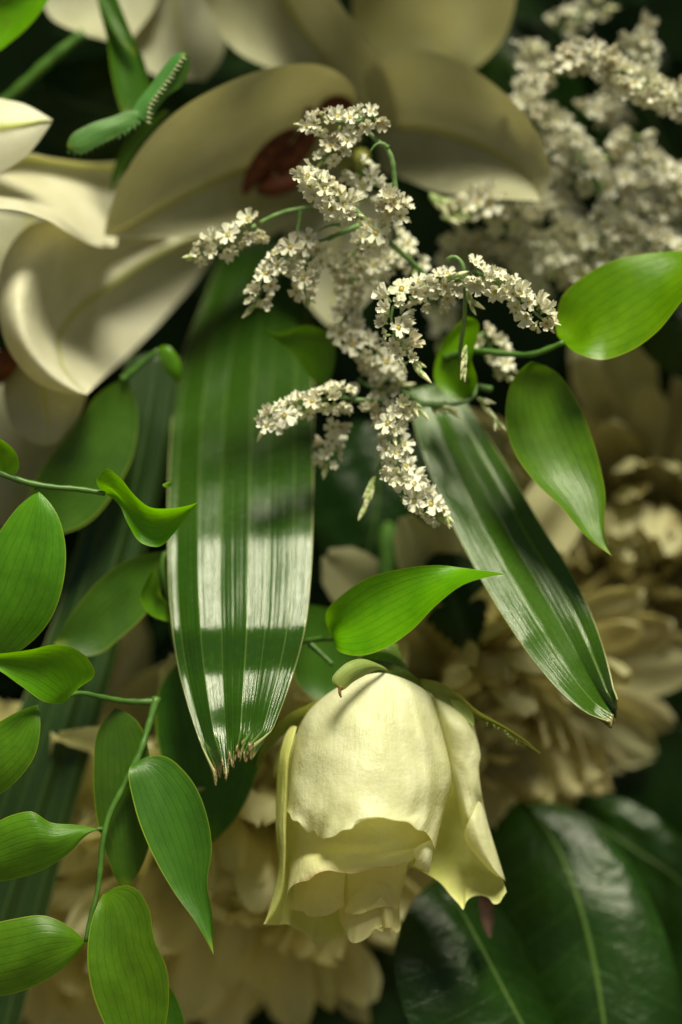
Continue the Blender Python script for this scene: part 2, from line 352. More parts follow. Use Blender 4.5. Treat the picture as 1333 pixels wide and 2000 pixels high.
# ------------------------------------------------------------------ chrysanthemums
def mum_variants(mat):
    out = []
    r = random.Random(11)
    for curl in (1.7, 1.5, 1.1, .8, .5, .3, .1, -.1, -.4, -.6):
        nu, nv = 14, 7; V = []; uv = []
        wmax = r.uniform(.13, .18); tw = r.uniform(-.35, .35); n1 = r.uniform(0, 6)
        ang = 0; y = z = 0.0
        for i in range(nu):
            u = i/(nu-1)
            ang = curl*u**1.6; y += math.sin(ang)/(nu-1); z += math.cos(ang)/(nu-1)
            wd = wmax*(.35+.65*math.sin(min(1, u*1.25)*math.pi/2))*(1 if u < .72 else math.sqrt(max(.03, 1-((u-.72)/.28)**2*.95)))
            for j in range(nv):
                s = j/(nv-1)*2-1
                cup = .38*wd*(s*s)*(1-.5*u)+.012*math.cos(s*9)*math.sin(min(1, u*1.4)*3.14)+.016*math.sin(9*u+n1+3*s)+.02*u*math.sin(5*s+n1*2)
                xx = wd*s*(1-.12*abs(math.sin(4*u+n1)))+tw*u*u*.1
                yy = y+cup*math.cos(ang); zz = z-cup*math.sin(ang)+(.010*math.sin(n1+s*5) if i == nu-1 else 0)
                V.append((xx, yy, zz)); uv.append((u, j/(nv-1)))
        me = bpy.data.meshes.new('petal'); me.from_pydata(V, [], gfaces(nu, nv)); me.materials.append(M[mat])
        ul = me.uv_layers.new(name='UVMap')
        for lp in me.loops: ul.data[lp.index].uv = uv[lp.vertex_index]
        me.polygons.foreach_set('use_smooth', [True]*len(me.polygons)); out.append(me)
    return out
MUMV = {q: mum_variants(q) for q in ('mum', 'mum_lit')}
def mum(x, y, d, rad, axis, n, label, seed, thmax=93, droop=.35, mat='mum'):
    c = P(x, y, d); t = thing('chrysanthemum', c, label, 'chrysanthemum', 'cream chrysanthemums behind the rose and the palm leaves')
    a = Vector(axis).normalized(); e1 = a.cross(Vector((0, .3, 1))).normalized(); e2 = a.cross(e1)
    r = random.Random(seed)
    for i in range(n):
        q = i/n; th = R(thmax)*q**.6+r.uniform(-.1, .1); ph = i*2.39996+r.uniform(-.35, .35)
        side = e1*math.cos(ph)+e2*math.sin(ph)
        dr = (a*math.cos(th)+side*math.sin(th)); dr = (dr+Vector((0, 0, -droop*q))).normalized()
        L = rad*(.42+.62*q**.7)*r.uniform(.88, 1.1)*S
        inward = a-dr*a.dot(dr)
        if inward.length < .05: inward = -side+dr*side.dot(dr)
        inward.normalize(); xx = inward.cross(dr).normalized()
        m = Matrix((xx, inward, dr)).transposed().to_4x4() @ Matrix.Rotation(r.uniform(-.35, .35), 4, 'Z')
        k = int(min(9, max(0, q*9.2+r.uniform(-1.3, 1.3))))
        o = bpy.data.objects.new('petal', MUMV[mat][k]); col.objects.link(o); o.parent = t
        m = m @ Matrix.Diagonal((L*r.uniform(.9, 1.25), L, L, 1)); m.translation = dr*rad*.10*S
        o.matrix_local = m
    return t
mum(490, 1590, 640, 480, (-.05, -.85, -.4), 130, 'cream chrysanthemum left of the rose with long petals hanging below it', 1, mat='mum_lit')
mum(120, 1600, 860, 500, (.1, -.85, -.3), 115, 'cream chrysanthemum at the lower left behind the dark palm leaf', 2, mat='mum_lit')
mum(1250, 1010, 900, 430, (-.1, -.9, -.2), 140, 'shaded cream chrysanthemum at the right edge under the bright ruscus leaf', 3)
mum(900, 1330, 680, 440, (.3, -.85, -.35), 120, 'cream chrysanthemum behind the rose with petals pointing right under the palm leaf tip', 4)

# ------------------------------------------------------------------ broad dark leaves, lower right
BG = 'broad dark leaves at the lower right'
def broad(lbl, L, mid, Rr, mat='broad', nu=50, nv=26, seed=0, wave=9):
    wb = wob(seed, 6, (1, 7))
    o = patch('broad_leaf', [L, mid, Rr], M[mat], None, nu, nv, lambda U, V: wave*wb(U, V)+5*np.abs(np.sin(np.abs(V-.5)*3.1))*np.sin(U*34-np.abs(V-.5)*12)*.3)
    return tag(o, lbl, 'leaf', BG)
broad('large glossy dark leaf with a long curved pale midrib right of the rose',
      [(1020, 1560, 520), (930, 1650, 500), (900, 1790, 460), (950, 1920, 420), (1060, 2060, 370), (1190, 2200, 340)],
      [(1030, 1570, 480), (1085, 1650, 430), (1130, 1760, 372), (1160, 1880, 335), (1180, 2000, 300), (1195, 2200, 260)],
      [(1040, 1565, 500), (1140, 1590, 470), (1230, 1680, 432), (1290, 1800, 375), (1330, 1930, 340), (1350, 2200, 300)], seed=1)
broad('dark glossy leaf below the rose with a sheen patch left of its midrib',
      [(850, 1720, 345), (790, 1790, 265), (770, 1880, 215), (800, 2000, 185), (880, 2150, 185)],
      [(870, 1720, 345), (915, 1800, 285), (965, 1895, 255), (1015, 1990, 235), (1080, 2120, 225)],
      [(890, 1720, 365), (970, 1770, 385), (1040, 1880, 385), (1090, 2010, 375), (1130, 2150, 375)], seed=2)
broad('nearly black leaf with a thin pale midrib at the bottom left of the glossy leaves',
      [(740, 1760, 660), (640, 1850, 640), (600, 1960, 620), (620, 2150, 600)],
      [(750, 1770, 640), (785, 1860, 590), (805, 1950, 570), (815, 2150, 560)],
      [(760, 1760, 650), (850, 1830, 660), (890, 1950, 660), (900, 2150, 660)], 'broad_dk', seed=3)
broad('dark leaf at the right edge with a faint sheen line above the large glossy leaf',
      [(1100, 1590, 640), (1150, 1700, 600), (1260, 1850, 560), (1380, 2000, 540)],
      [(1120, 1570, 620), (1210, 1640, 560), (1300, 1700, 540), (1420, 1800, 540)],
      [(1130, 1550, 640), (1240, 1570, 580), (1340, 1640, 560), (1450, 1700, 560)], seed=4)
broad('dim dark leaf at the right edge below the palm leaf tip',
      [(1190, 1330, 780), (1120, 1420, 760), (1130, 1540, 740), (1250, 1640, 740), (1420, 1700, 740)],
      [(1200, 1340, 740), (1260, 1380, 720), (1330, 1420, 720), (1440, 1480, 720)],
      [(1210, 1320, 760), (1290, 1290, 740), (1380, 1330, 740), (1460, 1400, 740)], 'broad_dk', seed=5)
broad('dark leaf behind the right ruscus leaf at the right edge of the photo',
      [(1230, 620, 560), (1260, 690, 540), (1330, 740, 540), (1450, 760, 540)],
      [(1240, 600, 520), (1300, 630, 500), (1370, 650, 500), (1450, 660, 500)],
      [(1250, 590, 540), (1310, 560, 540), (1380, 560, 540), (1450, 570, 540)], seed=6)
broad('dark green leaf behind the white statice in the upper right corner',
      [(1180, 130, 760), (1160, 250, 760), (1200, 400, 760), (1300, 520, 760), (1450, 600, 760)],
      [(1200, 110, 720), (1260, 200, 700), (1320, 320, 700), (1450, 440, 700)],
      [(1220, 100, 740), (1320, 110, 740), (1400, 180, 740), (1480, 300, 740)], seed=7)
broad('dark green leaf between the lily and the statice at the top',
      [(930, 40, 760), (900, 160, 760), (960, 280, 760), (1080, 380, 760)],
      [(950, 30, 740), (1000, 130, 700), (1050, 240, 700), (1100, 380, 740)],
      [(970, 20, 760), (1080, 60, 760), (1140, 180, 760), (1130, 360, 760)], seed=8)
broad('dark leaf behind the toothed green leaf at the upper left',
      [(60, 180, 720), (110, 290, 700), (220, 330, 700), (400, 290, 720)],
      [(70, 160, 700), (150, 200, 660), (260, 230, 660), (400, 270, 720)],
      [(80, 140, 720), (180, 110, 700), (300, 130, 700), (410, 250, 720)], seed=9)
# toothed dark leaf behind rose
def teeth(U, V, n, amp, sx, sy):
    e = np.clip((np.abs(V-.5)-.36)/.14, 0, 1); sgn = np.sign(V-.5); s = (U*n) % 1.0
    return (e*sgn*amp*s*sx, e*amp*s*sy, 0*U)
o = patch('toothed_leaf', [[(850, 1080, 420), (820, 1140, 410), (825, 1190, 400), (870, 1240, 390), (928, 1288, 380)],
          [(870, 1080, 400), (880, 1150, 370), (895, 1200, 365), (910, 1250, 370), (928, 1288, 380)],
          [(900, 1080, 420), (950, 1130, 400), (948, 1190, 390), (940, 1240, 380), (928, 1288, 380)]], M['broad_dk'], None, 90, 20,
          lambda U, V: teeth(U, V, 12, 9, 1, .6))
tag(o, 'small dark toothed leaf pointing down between the rose and the right palm leaf', 'leaf')
for nm, q in (('dark leaf deep in the shade behind the statice and above the rose', ((620, 880), (640, 1060), (760, 1150), (850, 1080), (860, 900))),):
    broad(nm, [(700, 820, 620), (620, 900, 600), (610, 1020, 580), (680, 1150, 560)], [(740, 830, 600), (740, 930, 560), (730, 1030, 540), (690, 1155, 550)],
          [(780, 830, 620), (860, 920, 600), (830, 1050, 580), (700, 1155, 555)], 'broad_dk', seed=10)
M['bract'] = plain('bract_brown', (.022, .009, .005), (.045, .018, .009), .8)
o = leaf('dry_bract', [(935, 1750, 190), (938, 1790, 190), (955, 1832, 180)], [(960, 1752, 190), (965, 1795, 190), (960, 1832, 180)], M['bract'], None, 8, 0, 3, 12, 6)
tag(o, 'small reddish brown bract hanging below the right rose petal', 'bract')

# ------------------------------------------------------------------ lilies
def lily(label, base): return thing('lily', P(*base), label, 'lily', 'white lilies along the top and left')
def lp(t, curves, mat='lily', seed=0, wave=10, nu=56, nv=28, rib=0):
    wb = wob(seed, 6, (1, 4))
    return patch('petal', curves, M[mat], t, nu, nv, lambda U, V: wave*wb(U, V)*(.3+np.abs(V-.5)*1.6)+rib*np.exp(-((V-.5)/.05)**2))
def anther(t, pts, r):
    f = lambda u: r*max(.06, math.sin(math.pi*min(1, max(0, u)))**.55)
    return tube('anther', pts, 0, 0, M['anther'], t, 20, 12, f)
A = lily('large white lily at the top centre with brown anthers in its shaded throat', (700, 280, 640))
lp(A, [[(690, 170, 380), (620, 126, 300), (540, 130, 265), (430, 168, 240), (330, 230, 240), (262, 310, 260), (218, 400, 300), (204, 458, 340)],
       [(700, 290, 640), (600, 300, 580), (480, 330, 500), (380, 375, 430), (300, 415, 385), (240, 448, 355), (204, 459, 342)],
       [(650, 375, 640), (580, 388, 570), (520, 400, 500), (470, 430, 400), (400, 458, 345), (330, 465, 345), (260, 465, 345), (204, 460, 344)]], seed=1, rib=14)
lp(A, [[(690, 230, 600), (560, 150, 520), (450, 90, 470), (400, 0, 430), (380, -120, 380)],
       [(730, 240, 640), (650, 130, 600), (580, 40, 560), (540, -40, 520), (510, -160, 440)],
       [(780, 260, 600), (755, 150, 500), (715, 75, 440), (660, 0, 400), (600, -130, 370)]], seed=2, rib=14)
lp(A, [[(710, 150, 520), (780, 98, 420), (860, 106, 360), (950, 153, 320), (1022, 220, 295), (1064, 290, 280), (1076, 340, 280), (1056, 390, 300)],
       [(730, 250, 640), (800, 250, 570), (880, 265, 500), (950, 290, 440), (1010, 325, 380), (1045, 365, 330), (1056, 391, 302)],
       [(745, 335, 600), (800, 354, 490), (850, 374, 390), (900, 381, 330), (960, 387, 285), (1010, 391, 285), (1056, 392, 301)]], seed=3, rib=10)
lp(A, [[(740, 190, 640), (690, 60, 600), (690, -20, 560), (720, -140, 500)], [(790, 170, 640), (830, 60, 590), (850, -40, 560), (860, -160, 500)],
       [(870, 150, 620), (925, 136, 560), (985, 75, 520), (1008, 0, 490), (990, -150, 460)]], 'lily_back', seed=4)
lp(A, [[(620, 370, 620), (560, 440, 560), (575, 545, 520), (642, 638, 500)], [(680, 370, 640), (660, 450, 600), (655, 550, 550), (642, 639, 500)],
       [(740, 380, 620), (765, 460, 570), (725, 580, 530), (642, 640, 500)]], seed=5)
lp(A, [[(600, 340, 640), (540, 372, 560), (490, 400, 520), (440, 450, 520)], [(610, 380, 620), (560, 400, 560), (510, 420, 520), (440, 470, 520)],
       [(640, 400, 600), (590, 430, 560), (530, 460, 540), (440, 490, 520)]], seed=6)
anther(A, [(476, 382, 420), (500, 335, 415), (535, 290, 415), (582, 250, 425)], 21)
anther(A, [(500, 360, 440), (530, 325, 430), (560, 300, 430), (596, 280, 440)], 17)
anther(A, [(540, 345, 440), (580, 300, 430), (605, 250, 440), (600, 205, 460)], 22)
anther(A, [(500, 372, 430), (545, 362, 430), (590, 350, 440)], 22)
anther(A, [(620, 225, 430), (660, 205, 430), (695, 215, 440)], 20)
for p in ([(690, 320, 640), (630, 310, 540), (580, 290, 460)], [(700, 300, 640), (650, 270, 540), (600, 262, 460)], [(700, 270, 640), (680, 240, 540), (660, 215, 450)]):
    tube('filament', p, 8, 5, M['fila'], A)
tube('stigma', [(700, 360, 560), (706, 325, 440), (708, 300, 400)], 0, 0, M['fila'], A, 16, 10, lambda u: 7+13*max(0, u-.55)/.45*(1 if u < .97 else .5))

B = lily('white lily at the left edge with a petal curling down to a pointed tip', (330, 420, 620))
lp(B, [[(245, 312, 500), (180, 318, 440), (100, 308, 380), (50, 299, 340), (0, 318, 300), (-80, 345, 240)],
       [(235, 385, 540), (170, 365, 460), (100, 355, 390), (50, 355, 340), (0, 362, 280), (-80, 372, 220)],
       [(228, 480, 400), (185, 480, 310), (135, 455, 220), (88, 428, 150), (40, 412, 110), (-80, 412, 80)]], 'lily_y', seed=7, wave=3)
lp(B, [[(300, 425, 580), (190, 418, 470), (110, 425, 380), (50, 445, 310), (10, 500, 260), (-4, 590, 220), (18, 685, 200), (80, 752, 195), (168, 770, 200)],
       [(320, 440, 570), (215, 440, 450), (140, 460, 340), (90, 500, 260), (55, 550, 190), (45, 610, 150), (62, 680, 140), (105, 735, 165), (168, 770.5, 200)],
       [(355, 450, 640), (260, 475, 570), (185, 520, 500), (140, 560, 440), (105, 605, 370), (92, 650, 300), (100, 690, 240), (128, 735, 200), (168, 771, 201)],
       [(400, 455, 650), (310, 495, 590), (222, 555, 520), (152, 605, 450), (116, 655, 390), (116, 690, 320), (126, 720, 265), (145, 748, 225), (168, 771.5, 202)],
       [(408, 462, 690), (345, 512, 660), (262, 572, 610), (198, 628, 540), (158, 672, 465), (150, 705, 385), (150, 732, 315), (158, 755, 258), (168, 771.7, 203)],
       [(425, 475, 720), (392, 535, 705), (335, 605, 670), (265, 680, 590), (205, 735, 440), (190, 750, 370), (182, 758, 310), (175, 766, 245), (168, 772, 204)]], 'lily_c', seed=8, wave=6, nv=48)
lp(B, [[(20, 700, 400), (8, 780, 340), (35, 845, 300), (75, 869, 285)], [(80, 700, 390), (85, 770, 320), (95, 830, 280), (92, 870, 284)],
       [(170, 740, 400), (165, 790, 340), (140, 838, 300), (105, 868, 285)]], 'lily', seed=9, wave=4)
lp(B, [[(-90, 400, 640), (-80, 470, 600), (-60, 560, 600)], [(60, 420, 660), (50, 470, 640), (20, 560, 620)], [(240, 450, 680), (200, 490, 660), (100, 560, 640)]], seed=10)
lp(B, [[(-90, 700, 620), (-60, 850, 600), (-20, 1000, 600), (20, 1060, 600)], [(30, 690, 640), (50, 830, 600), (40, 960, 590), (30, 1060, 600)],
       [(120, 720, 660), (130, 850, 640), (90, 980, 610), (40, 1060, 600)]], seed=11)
anther(B, [(-50, 760, 330), (-10, 730, 330), (22, 690, 340), (26, 660, 350)], 26)
tube('filament', [(-60, 745, 320), (-20, 722, 310), (20, 700, 330)], 6, 5, M['fila'], B)
C_ = lily('pale lily petal with a green ribbed tip poking in at the left edge', (-120, 260, 260))
lp(C_, [[(-140, 160, 300), (-50, 178, 250), (0, 192, 230), (50, 204, 215), (84, 222, 210), (103, 234, 215)],
        [(-140, 255, 240), (-50, 252, 190), (0, 248, 175), (50, 242, 180), (84, 236, 195), (103, 235, 215)],
        [(-140, 370, 240), (-50, 350, 195), (15, 330, 180), (52, 304, 182), (84, 266, 196), (103, 236, 215)]], 'lily_tip', seed=12, wave=3, rib=-6)
E = lily('soft white lily petals along the top left behind the toothed leaf', (300, -200, 640))
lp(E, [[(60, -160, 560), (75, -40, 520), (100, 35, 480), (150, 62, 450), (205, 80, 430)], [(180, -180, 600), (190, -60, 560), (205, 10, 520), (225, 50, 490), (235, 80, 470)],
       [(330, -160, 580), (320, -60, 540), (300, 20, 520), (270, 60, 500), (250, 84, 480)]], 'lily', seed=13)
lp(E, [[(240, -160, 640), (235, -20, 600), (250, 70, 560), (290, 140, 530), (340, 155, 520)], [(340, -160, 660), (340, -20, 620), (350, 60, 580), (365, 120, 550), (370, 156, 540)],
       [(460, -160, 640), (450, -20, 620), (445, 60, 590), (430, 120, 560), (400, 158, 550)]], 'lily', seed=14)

# ------------------------------------------------------------------ greenery at the upper left
t = thing('toothed_sprig', P(240, 230, 330), 'pale green folded leaf with white teeth along its edge beside the lily', 'leaf')
leaf('leaf_blade', [(283, 222, 170), (262, 216, 165), (215, 229, 155), (170, 245, 150), (138, 266, 150), (131, 285, 155)],
     [(283, 226, 170), (264, 247, 165), (230, 266, 155), (192, 285, 150), (155, 301, 150), (131, 287, 155)], M['toothed'], t, -6, 3, 3)
leaf('leaf_blade', [(258, 221, 178), (268, 200, 185), (290, 172, 185), (320, 130, 175), (344, 106, 165), (362, 103, 155)],
     [(288, 240, 140), (293, 206, 134), (317, 172, 134), (343, 132, 134), (357, 113, 140), (364, 107, 150)], M['toothed'], t, 4, 2, 4)
leaf('leaf_blade', [(289, 240, 142), (294, 206, 136), (318, 172, 136), (344, 132, 136), (358, 113, 142), (364, 107, 152)],
     [(292, 242, 150), (308, 212, 180), (330, 186, 200), (356, 166, 205), (369, 140, 195), (366, 108, 155)], M['toothed'], t, 8, 2, 14)
for i in range(17):
    u = i/16; x, y = crs([(289, 238), (293, 206), (317, 172), (343, 132), (357, 113)], 17)[i]
    tube('tooth', [(x, y, 138), (x+4, y+2, 130), (x+7+2*(i % 3), y+3, 126)], 2.4, .3, M['tooth'], t, 4, 5)
for i in range(15):                                                  # uneven fine teeth along the lower lobe
    x, y = crs([(280, 232), (262, 248), (230, 267), (192, 286), (156, 301), (136, 294)], 15)[i]
    tube('tooth', [(x, y-2, 160), (x+rng.uniform(-3, 2), y+rng.uniform(2, 5), 157), (x+rng.uniform(-4, 3), y+rng.uniform(5, 9), 155)], 2.2, .4, M['toothed'], t, 4, 5)
leaf('leaf_blade', [(183, -40, 380), (195, 20, 360), (210, 80, 345), (218, 140, 340), (238, 222, 340)],
     [(215, -40, 380), (255, 60, 350), (288, 140, 335), (292, 180, 335), (245, 226, 340)], M['ruscus_dark'], t, 18, 3, 5)
leaf('leaf_blade', [(180, -40, 350), (200, 20, 335), (215, 50, 330), (232, 75, 332)], [(215, -50, 350), (245, 40, 335), (264, 85, 330), (266, 112, 332)], M['ruscus_dark'], t, 10, 2, 6)
leaf('leaf_blade', [(215, 375, 420), (222, 330, 400), (260, 260, 380), (328, 215, 370)], [(218, 375, 420), (240, 335, 405), (285, 270, 390), (330, 217, 372)], M['ruscus_dark'], t, 4, 2, 7)
o = leaf('green_leaf', [(-60, 60, 260), (-20, 105, 240), (30, 75, 230), (75, 30, 225), (110, -30, 230)], [(-70, 20, 260), (-40, -10, 240), (10, -20, 230), (60, -50, 225), (110, -35, 230)], M['ruscus_yellow'], None, 20, 3, 8)
tag(o, 'bright green leaf cut by the top left corner', 'leaf')
o = tube('green_stem', [(-30, 235, 480), (30, 180, 460), (90, 125, 450), (165, 65, 450)], 12, 12, M['stem'], None); tag(o, 'blurred green stem slanting across the dark gap at the upper left', 'green_stem')  # a soft green plant stem crossing the gap

# ------------------------------------------------------------------ palm leaves
def zig(vs_, amp):
    ks = [0]+[q for q, _ in vs_]+[1]; am = [amp*(1 if i % 2 else -1) for i in range(len(ks))]
    am[0] = am[-1] = 0
    return lambda V: np.interp(V, ks, am)
def palm(label, L, mid, Rr, mat, ribs, amp, nu=150, nv=200, tipn=0, fine=1.0, seed=0, prof=None, bias=0.0, pleat=.22):
    z = zig(ribs, amp) if prof is None else (lambda V: np.interp(V, *prof)); wb = wob(seed, 6, (2, 9))
    def f(U, V):
        dd = z(V)*np.minimum(1, U*6)*(1+1.2*np.clip((U-.82)/.18, 0, 1))+fine*wb(U*2, V)+bias*(V-.5)+pleat*(np.sin(V*2*np.pi*31+1.2*np.sin(U*5))*(.6+.4*np.sin(V*23+U*6))+.7*np.sin(V*2*np.pi*17+2+.8*np.sin(U*9+V*4)))
        ks = np.array([0]+[q for q, _ in ribs]+[1])
        if tipn:
            k = np.searchsorted(ks, V, side='right')-1; k = np.clip(k, 0, len(ks)-2)
            s = (V-ks[k])/(ks[k+1]-ks[k]); e = np.clip((U-.93)/.07, 0, 1)
            notch = (np.abs(s-.5)*2)**1.5*tipn*e
            ln = np.array([random.Random(seed*31+q).uniform(-26, 10) for q in range(len(ks)+1)])[k]
            return 0*U, (-notch+ln*e*tipn/26)+3*e*np.sin(V*160), dd
        return dd
    o = patch('palm_leaf', [L, mid, Rr], M[mat], None, nu, nv, f, 3)
    return tag(o, label, 'palm leaf', 'glossy ribbed palm leaves')
# depth profile for a given y of the middle leaf (upper part leans back, kink near y=1270)
def pd(y):
    return float(np.interp(y, [480, 600, 700, 850, 950, 1050, 1150, 1235, 1250, 1295, 1310, 1420, 1540], [743, 608, 492, 337, 241, 157, 91, 39, 36, 34, 27, -36, -104]))
Lc = [(440, 470), (402, 580), (362, 680), (341, 780), (331, 900), (328, 1050), (332, 1180), (344, 1280), (368, 1380), (398, 1470), (420, 1530)]
Rc = [(585, 470), (600, 580), (611, 700), (613, 850), (612, 1000), (608, 1120), (596, 1230), (572, 1320), (543, 1400), (515, 1465), (496, 1500)]
def withd(c, off=0, n=30):
    q = crs(c, n); return [(x, y, pd(y)+off) for x, y in q]
Lq, Rq = withd(Lc, 10), withd(Rc, 10)
Mq = [((a[0]+b[0])/2, (a[1]+b[1])/2, (a[2]+b[2])/2-12-(8 if 4 < i < 26 else 0)) for i, (a, b) in enumerate(zip(Lq, Rq))]
palm('broad shiny palm leaf in the middle with bright sheen bands above its ragged tip', Lq, Mq, Rq, 'palm', RIB1, 4.6, tipn=34, seed=3, fine=1.4, bias=-38)
def pr(y): return float(np.interp(y, [760, 900, 1100, 1250, 1290, 1330, 1420], [330, 240, 118, 26, 14, -2, -50]))
Lr = [(800, 760), (812, 840), (832, 905), (872, 1000), (925, 1105), (988, 1212), (1052, 1303), (1112, 1368), (1190, 1418)]
Rr_ = [(880, 745), (912, 790), (952, 850), (1002, 930), (1060, 1030), (1112, 1112), (1158, 1206), (1186, 1290), (1206, 1395)]
q1, q2 = crs(Lr, 30), crs(Rr_, 30)
Lq = [(x, y, pr(y)+20) for x, y in q1]; Rq = [(x, y, pr(y)+40) for x, y in q2]
Mq = [((a[0]+b[0])/2+4, (a[1]+b[1])/2, (a[2]+b[2])/2-4) for i, (a, b) in enumerate(zip(Lq, Rq))]
palm('narrow palm leaf on the right slanting down to a frayed brown tip', Lq, Mq, Rq, 'palm_r', RIB2, 6.0, tipn=16, seed=4, fine=.9, pleat=.14, prof=([0, .05, .30, .34, .55, .76, .80, 1], [-19, -18, -2, 0, 21, 4, 5, -15]))
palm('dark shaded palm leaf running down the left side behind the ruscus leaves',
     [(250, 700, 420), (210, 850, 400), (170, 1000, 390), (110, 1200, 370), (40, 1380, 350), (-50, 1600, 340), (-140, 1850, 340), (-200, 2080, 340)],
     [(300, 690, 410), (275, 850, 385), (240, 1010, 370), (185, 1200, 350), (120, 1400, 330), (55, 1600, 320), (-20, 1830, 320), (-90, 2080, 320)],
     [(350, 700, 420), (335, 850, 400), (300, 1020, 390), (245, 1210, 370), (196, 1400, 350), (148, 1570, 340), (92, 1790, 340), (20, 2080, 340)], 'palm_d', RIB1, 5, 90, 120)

# ------------------------------------------------------------------ ruscus sprigs
RG = 'ruscus sprigs among the flowers'
def sprig(base, label): return thing('ruscus_sprig', P(*base), label, 'ruscus sprig', RG)
t = sprig((10, 928, -20), 'ruscus sprig at the left edge with a bright folded leaf pointing at the palm leaf')
tube('stem', [(-40, 905, 0), (10, 928, -20), (60, 944, -25), (100, 951, -25), (150, 955, -20), (206, 964, -15)], 6, 4.5, M['stem'], t)
tube('leaf_stalk', [(72, 958, -22), (78, 950, -25)], 4, 3, M['stem'], t)
leaf('leaf', [(75, 960, -25), (42, 984, -20), (8, 1026, -10), (-35, 1100, 10), (-60, 1180, 30), (-50, 1300, 60)],
     [(76, 960, -25), (110, 1000, -40), (128, 1062, -50), (124, 1140, -50), (98, 1212, -30), (50, 1264, 0), (-50, 1302, 60)], M['ruscus'], t, -16, 4, 21)
# folded leaf: upper lobe and lower lobe share the crease
leaf('leaf', [(204, 962, -14), (189, 938, -35), (208, 915, -55), (236, 934, -70), (262, 966, -80), (292, 990, -95), (332, 993, -110), (388, 981, -120)],
     [(206, 964, -12), (232, 985, -30), (250, 1022, -50), (276, 1060, -60), (310, 1068, -65), (340, 1042, -80), (366, 1008, -100), (388, 982, -120)], M['ruscus_yellow'], t, 26, 3, 22, 60, 20)
leaf('leaf', [(8, 925, -20), (-20, 900, -30), (-30, 870, -40), (0, 857, -50)], [(10, 928, -20), (36, 918, -40), (36, 895, -50), (2, 858, -52)], M['ruscus_yellow'], t, 10, 2, 23)
leaf('leaf', [(326, 945, 40), (318, 948, 30), (322, 952, 30)], [(326, 945, 40), (332, 940, 30), (336, 950, 36)], M['ruscus_yellow'], t, 0, 0, 24, 8, 5)

t = sprig((305, 1370, 60), 'long ruscus sprig hanging down the lower left with seven leaves on a thin stem')
tube('stem', [(306, 1362, 60), (290, 1420, 40), (272, 1475, 20), (240, 1540, 10), (213, 1595, 0), (202, 1640, -8), (196, 1700, -12), (190, 1745, -14), (176, 1800, -20), (168, 1840, -25)], 6.5, 4, M['stem'], t)
tube('stem', [(306, 1370, 60), (250, 1370, 40), (200, 1362, 10), (150, 1354, -20), (124, 1364, -40)], 6, 4, M['stem'], t)
tube('stem', [(198, 1620, -5), (192, 1619, -20)], 4, 3, M['stem'], t)
leaf('leaf', [(124, 1374, -45), (92, 1372, -60), (42, 1340, -75), (-5, 1308, -85), (-60, 1290, -90)], [(126, 1373, -45), (152, 1346, -70), (186, 1316, -90), (170, 1284, -100), (140, 1264, -100), (110, 1259, -100), (60, 1269, -98), (-60, 1280, -90)], M['ruscus_yellow'], t, 18, 4, 31, 60, 20)
leaf('leaf', [(74, 1376, -30), (40, 1388, -20), (0, 1409, 0), (-60, 1440, 10), (-90, 1560, 20)], [(75, 1377, -30), (79, 1425, -50), (70, 1472, -50), (38, 1520, -30), (-10, 1556, 0), (-90, 1562, 20)], M['ruscus'], t, -14, 3, 32)
leaf('leaf', [(190, 1618, -20), (150, 1611, -30), (96, 1605, -50), (62, 1585, -60), (30, 1590, -55), (-20, 1615, -40), (-80, 1680, -20)], [(190, 1621, -20), (166, 1634, -35), (140, 1662, -40), (98, 1692, -40), (40, 1714, -30), (-20, 1722, -20), (-80, 1700, -20)], M['ruscus'], t, -18, 5, 33)
leaf('leaf', [(166, 1838, -25), (130, 1806, -40), (90, 1789, -50), (30, 1794, -45), (-30, 1812, -30), (-90, 1880, -10)], [(166, 1842, -25), (130, 1886, -40), (80, 1920, -40), (30, 1940, -30), (-30, 1946, -20), (-90, 1920, -10)], M['ruscus'], t, -20, 4, 34)
leaf('leaf', [(203, 1745, -15), (182, 1790, -40), (171, 1860, -60), (180, 1935, -60), (215, 2020, -50), (290, 2120, -30)], [(207, 1744, -15), (232, 1731, -40), (262, 1732, -60), (290, 1770, -70), (302, 1835, -70), (326, 1890, -70), (330, 1960, -60), (318, 2030, -50), (292, 2122, -30)], M['ruscus'], t, 16, 6, 35)
leaf('leaf', [(262, 1492, 15), (254, 1500, 0), (262, 1570, -20), (292, 1655, -35), (342, 1745, -50), (385, 1805, -60), (417, 1864, -70)], [(264, 1490, 15), (318, 1476, 0), (368, 1515, -20), (404, 1590, -45), (414, 1660, -55), (405, 1725, -55), (414, 1780, -60), (418, 1863, -70)], M['ruscus_dark'], t, 14, 5, 36, 50, 18)
leaf('leaf', [(224, 1384, 40), (193, 1425, 45), (183, 1500, 45), (190, 1600, 45), (214, 1685, 40), (240, 1745, 40)], [(226, 1383, 40), (268, 1408, 50), (292, 1470, 60), (296, 1560, 60), (290, 1660, 55), (242, 1746, 40)], M['ruscus_dark'], t, -14, 4, 37)
leaf('leaf', [(300, 1900, 60), (290, 1980, 60), (330, 2080, 60)], [(310, 1900, 60), (350, 1960, 60), (360, 2080, 60)], M['ruscus_dark'], t, 5, 2, 38)

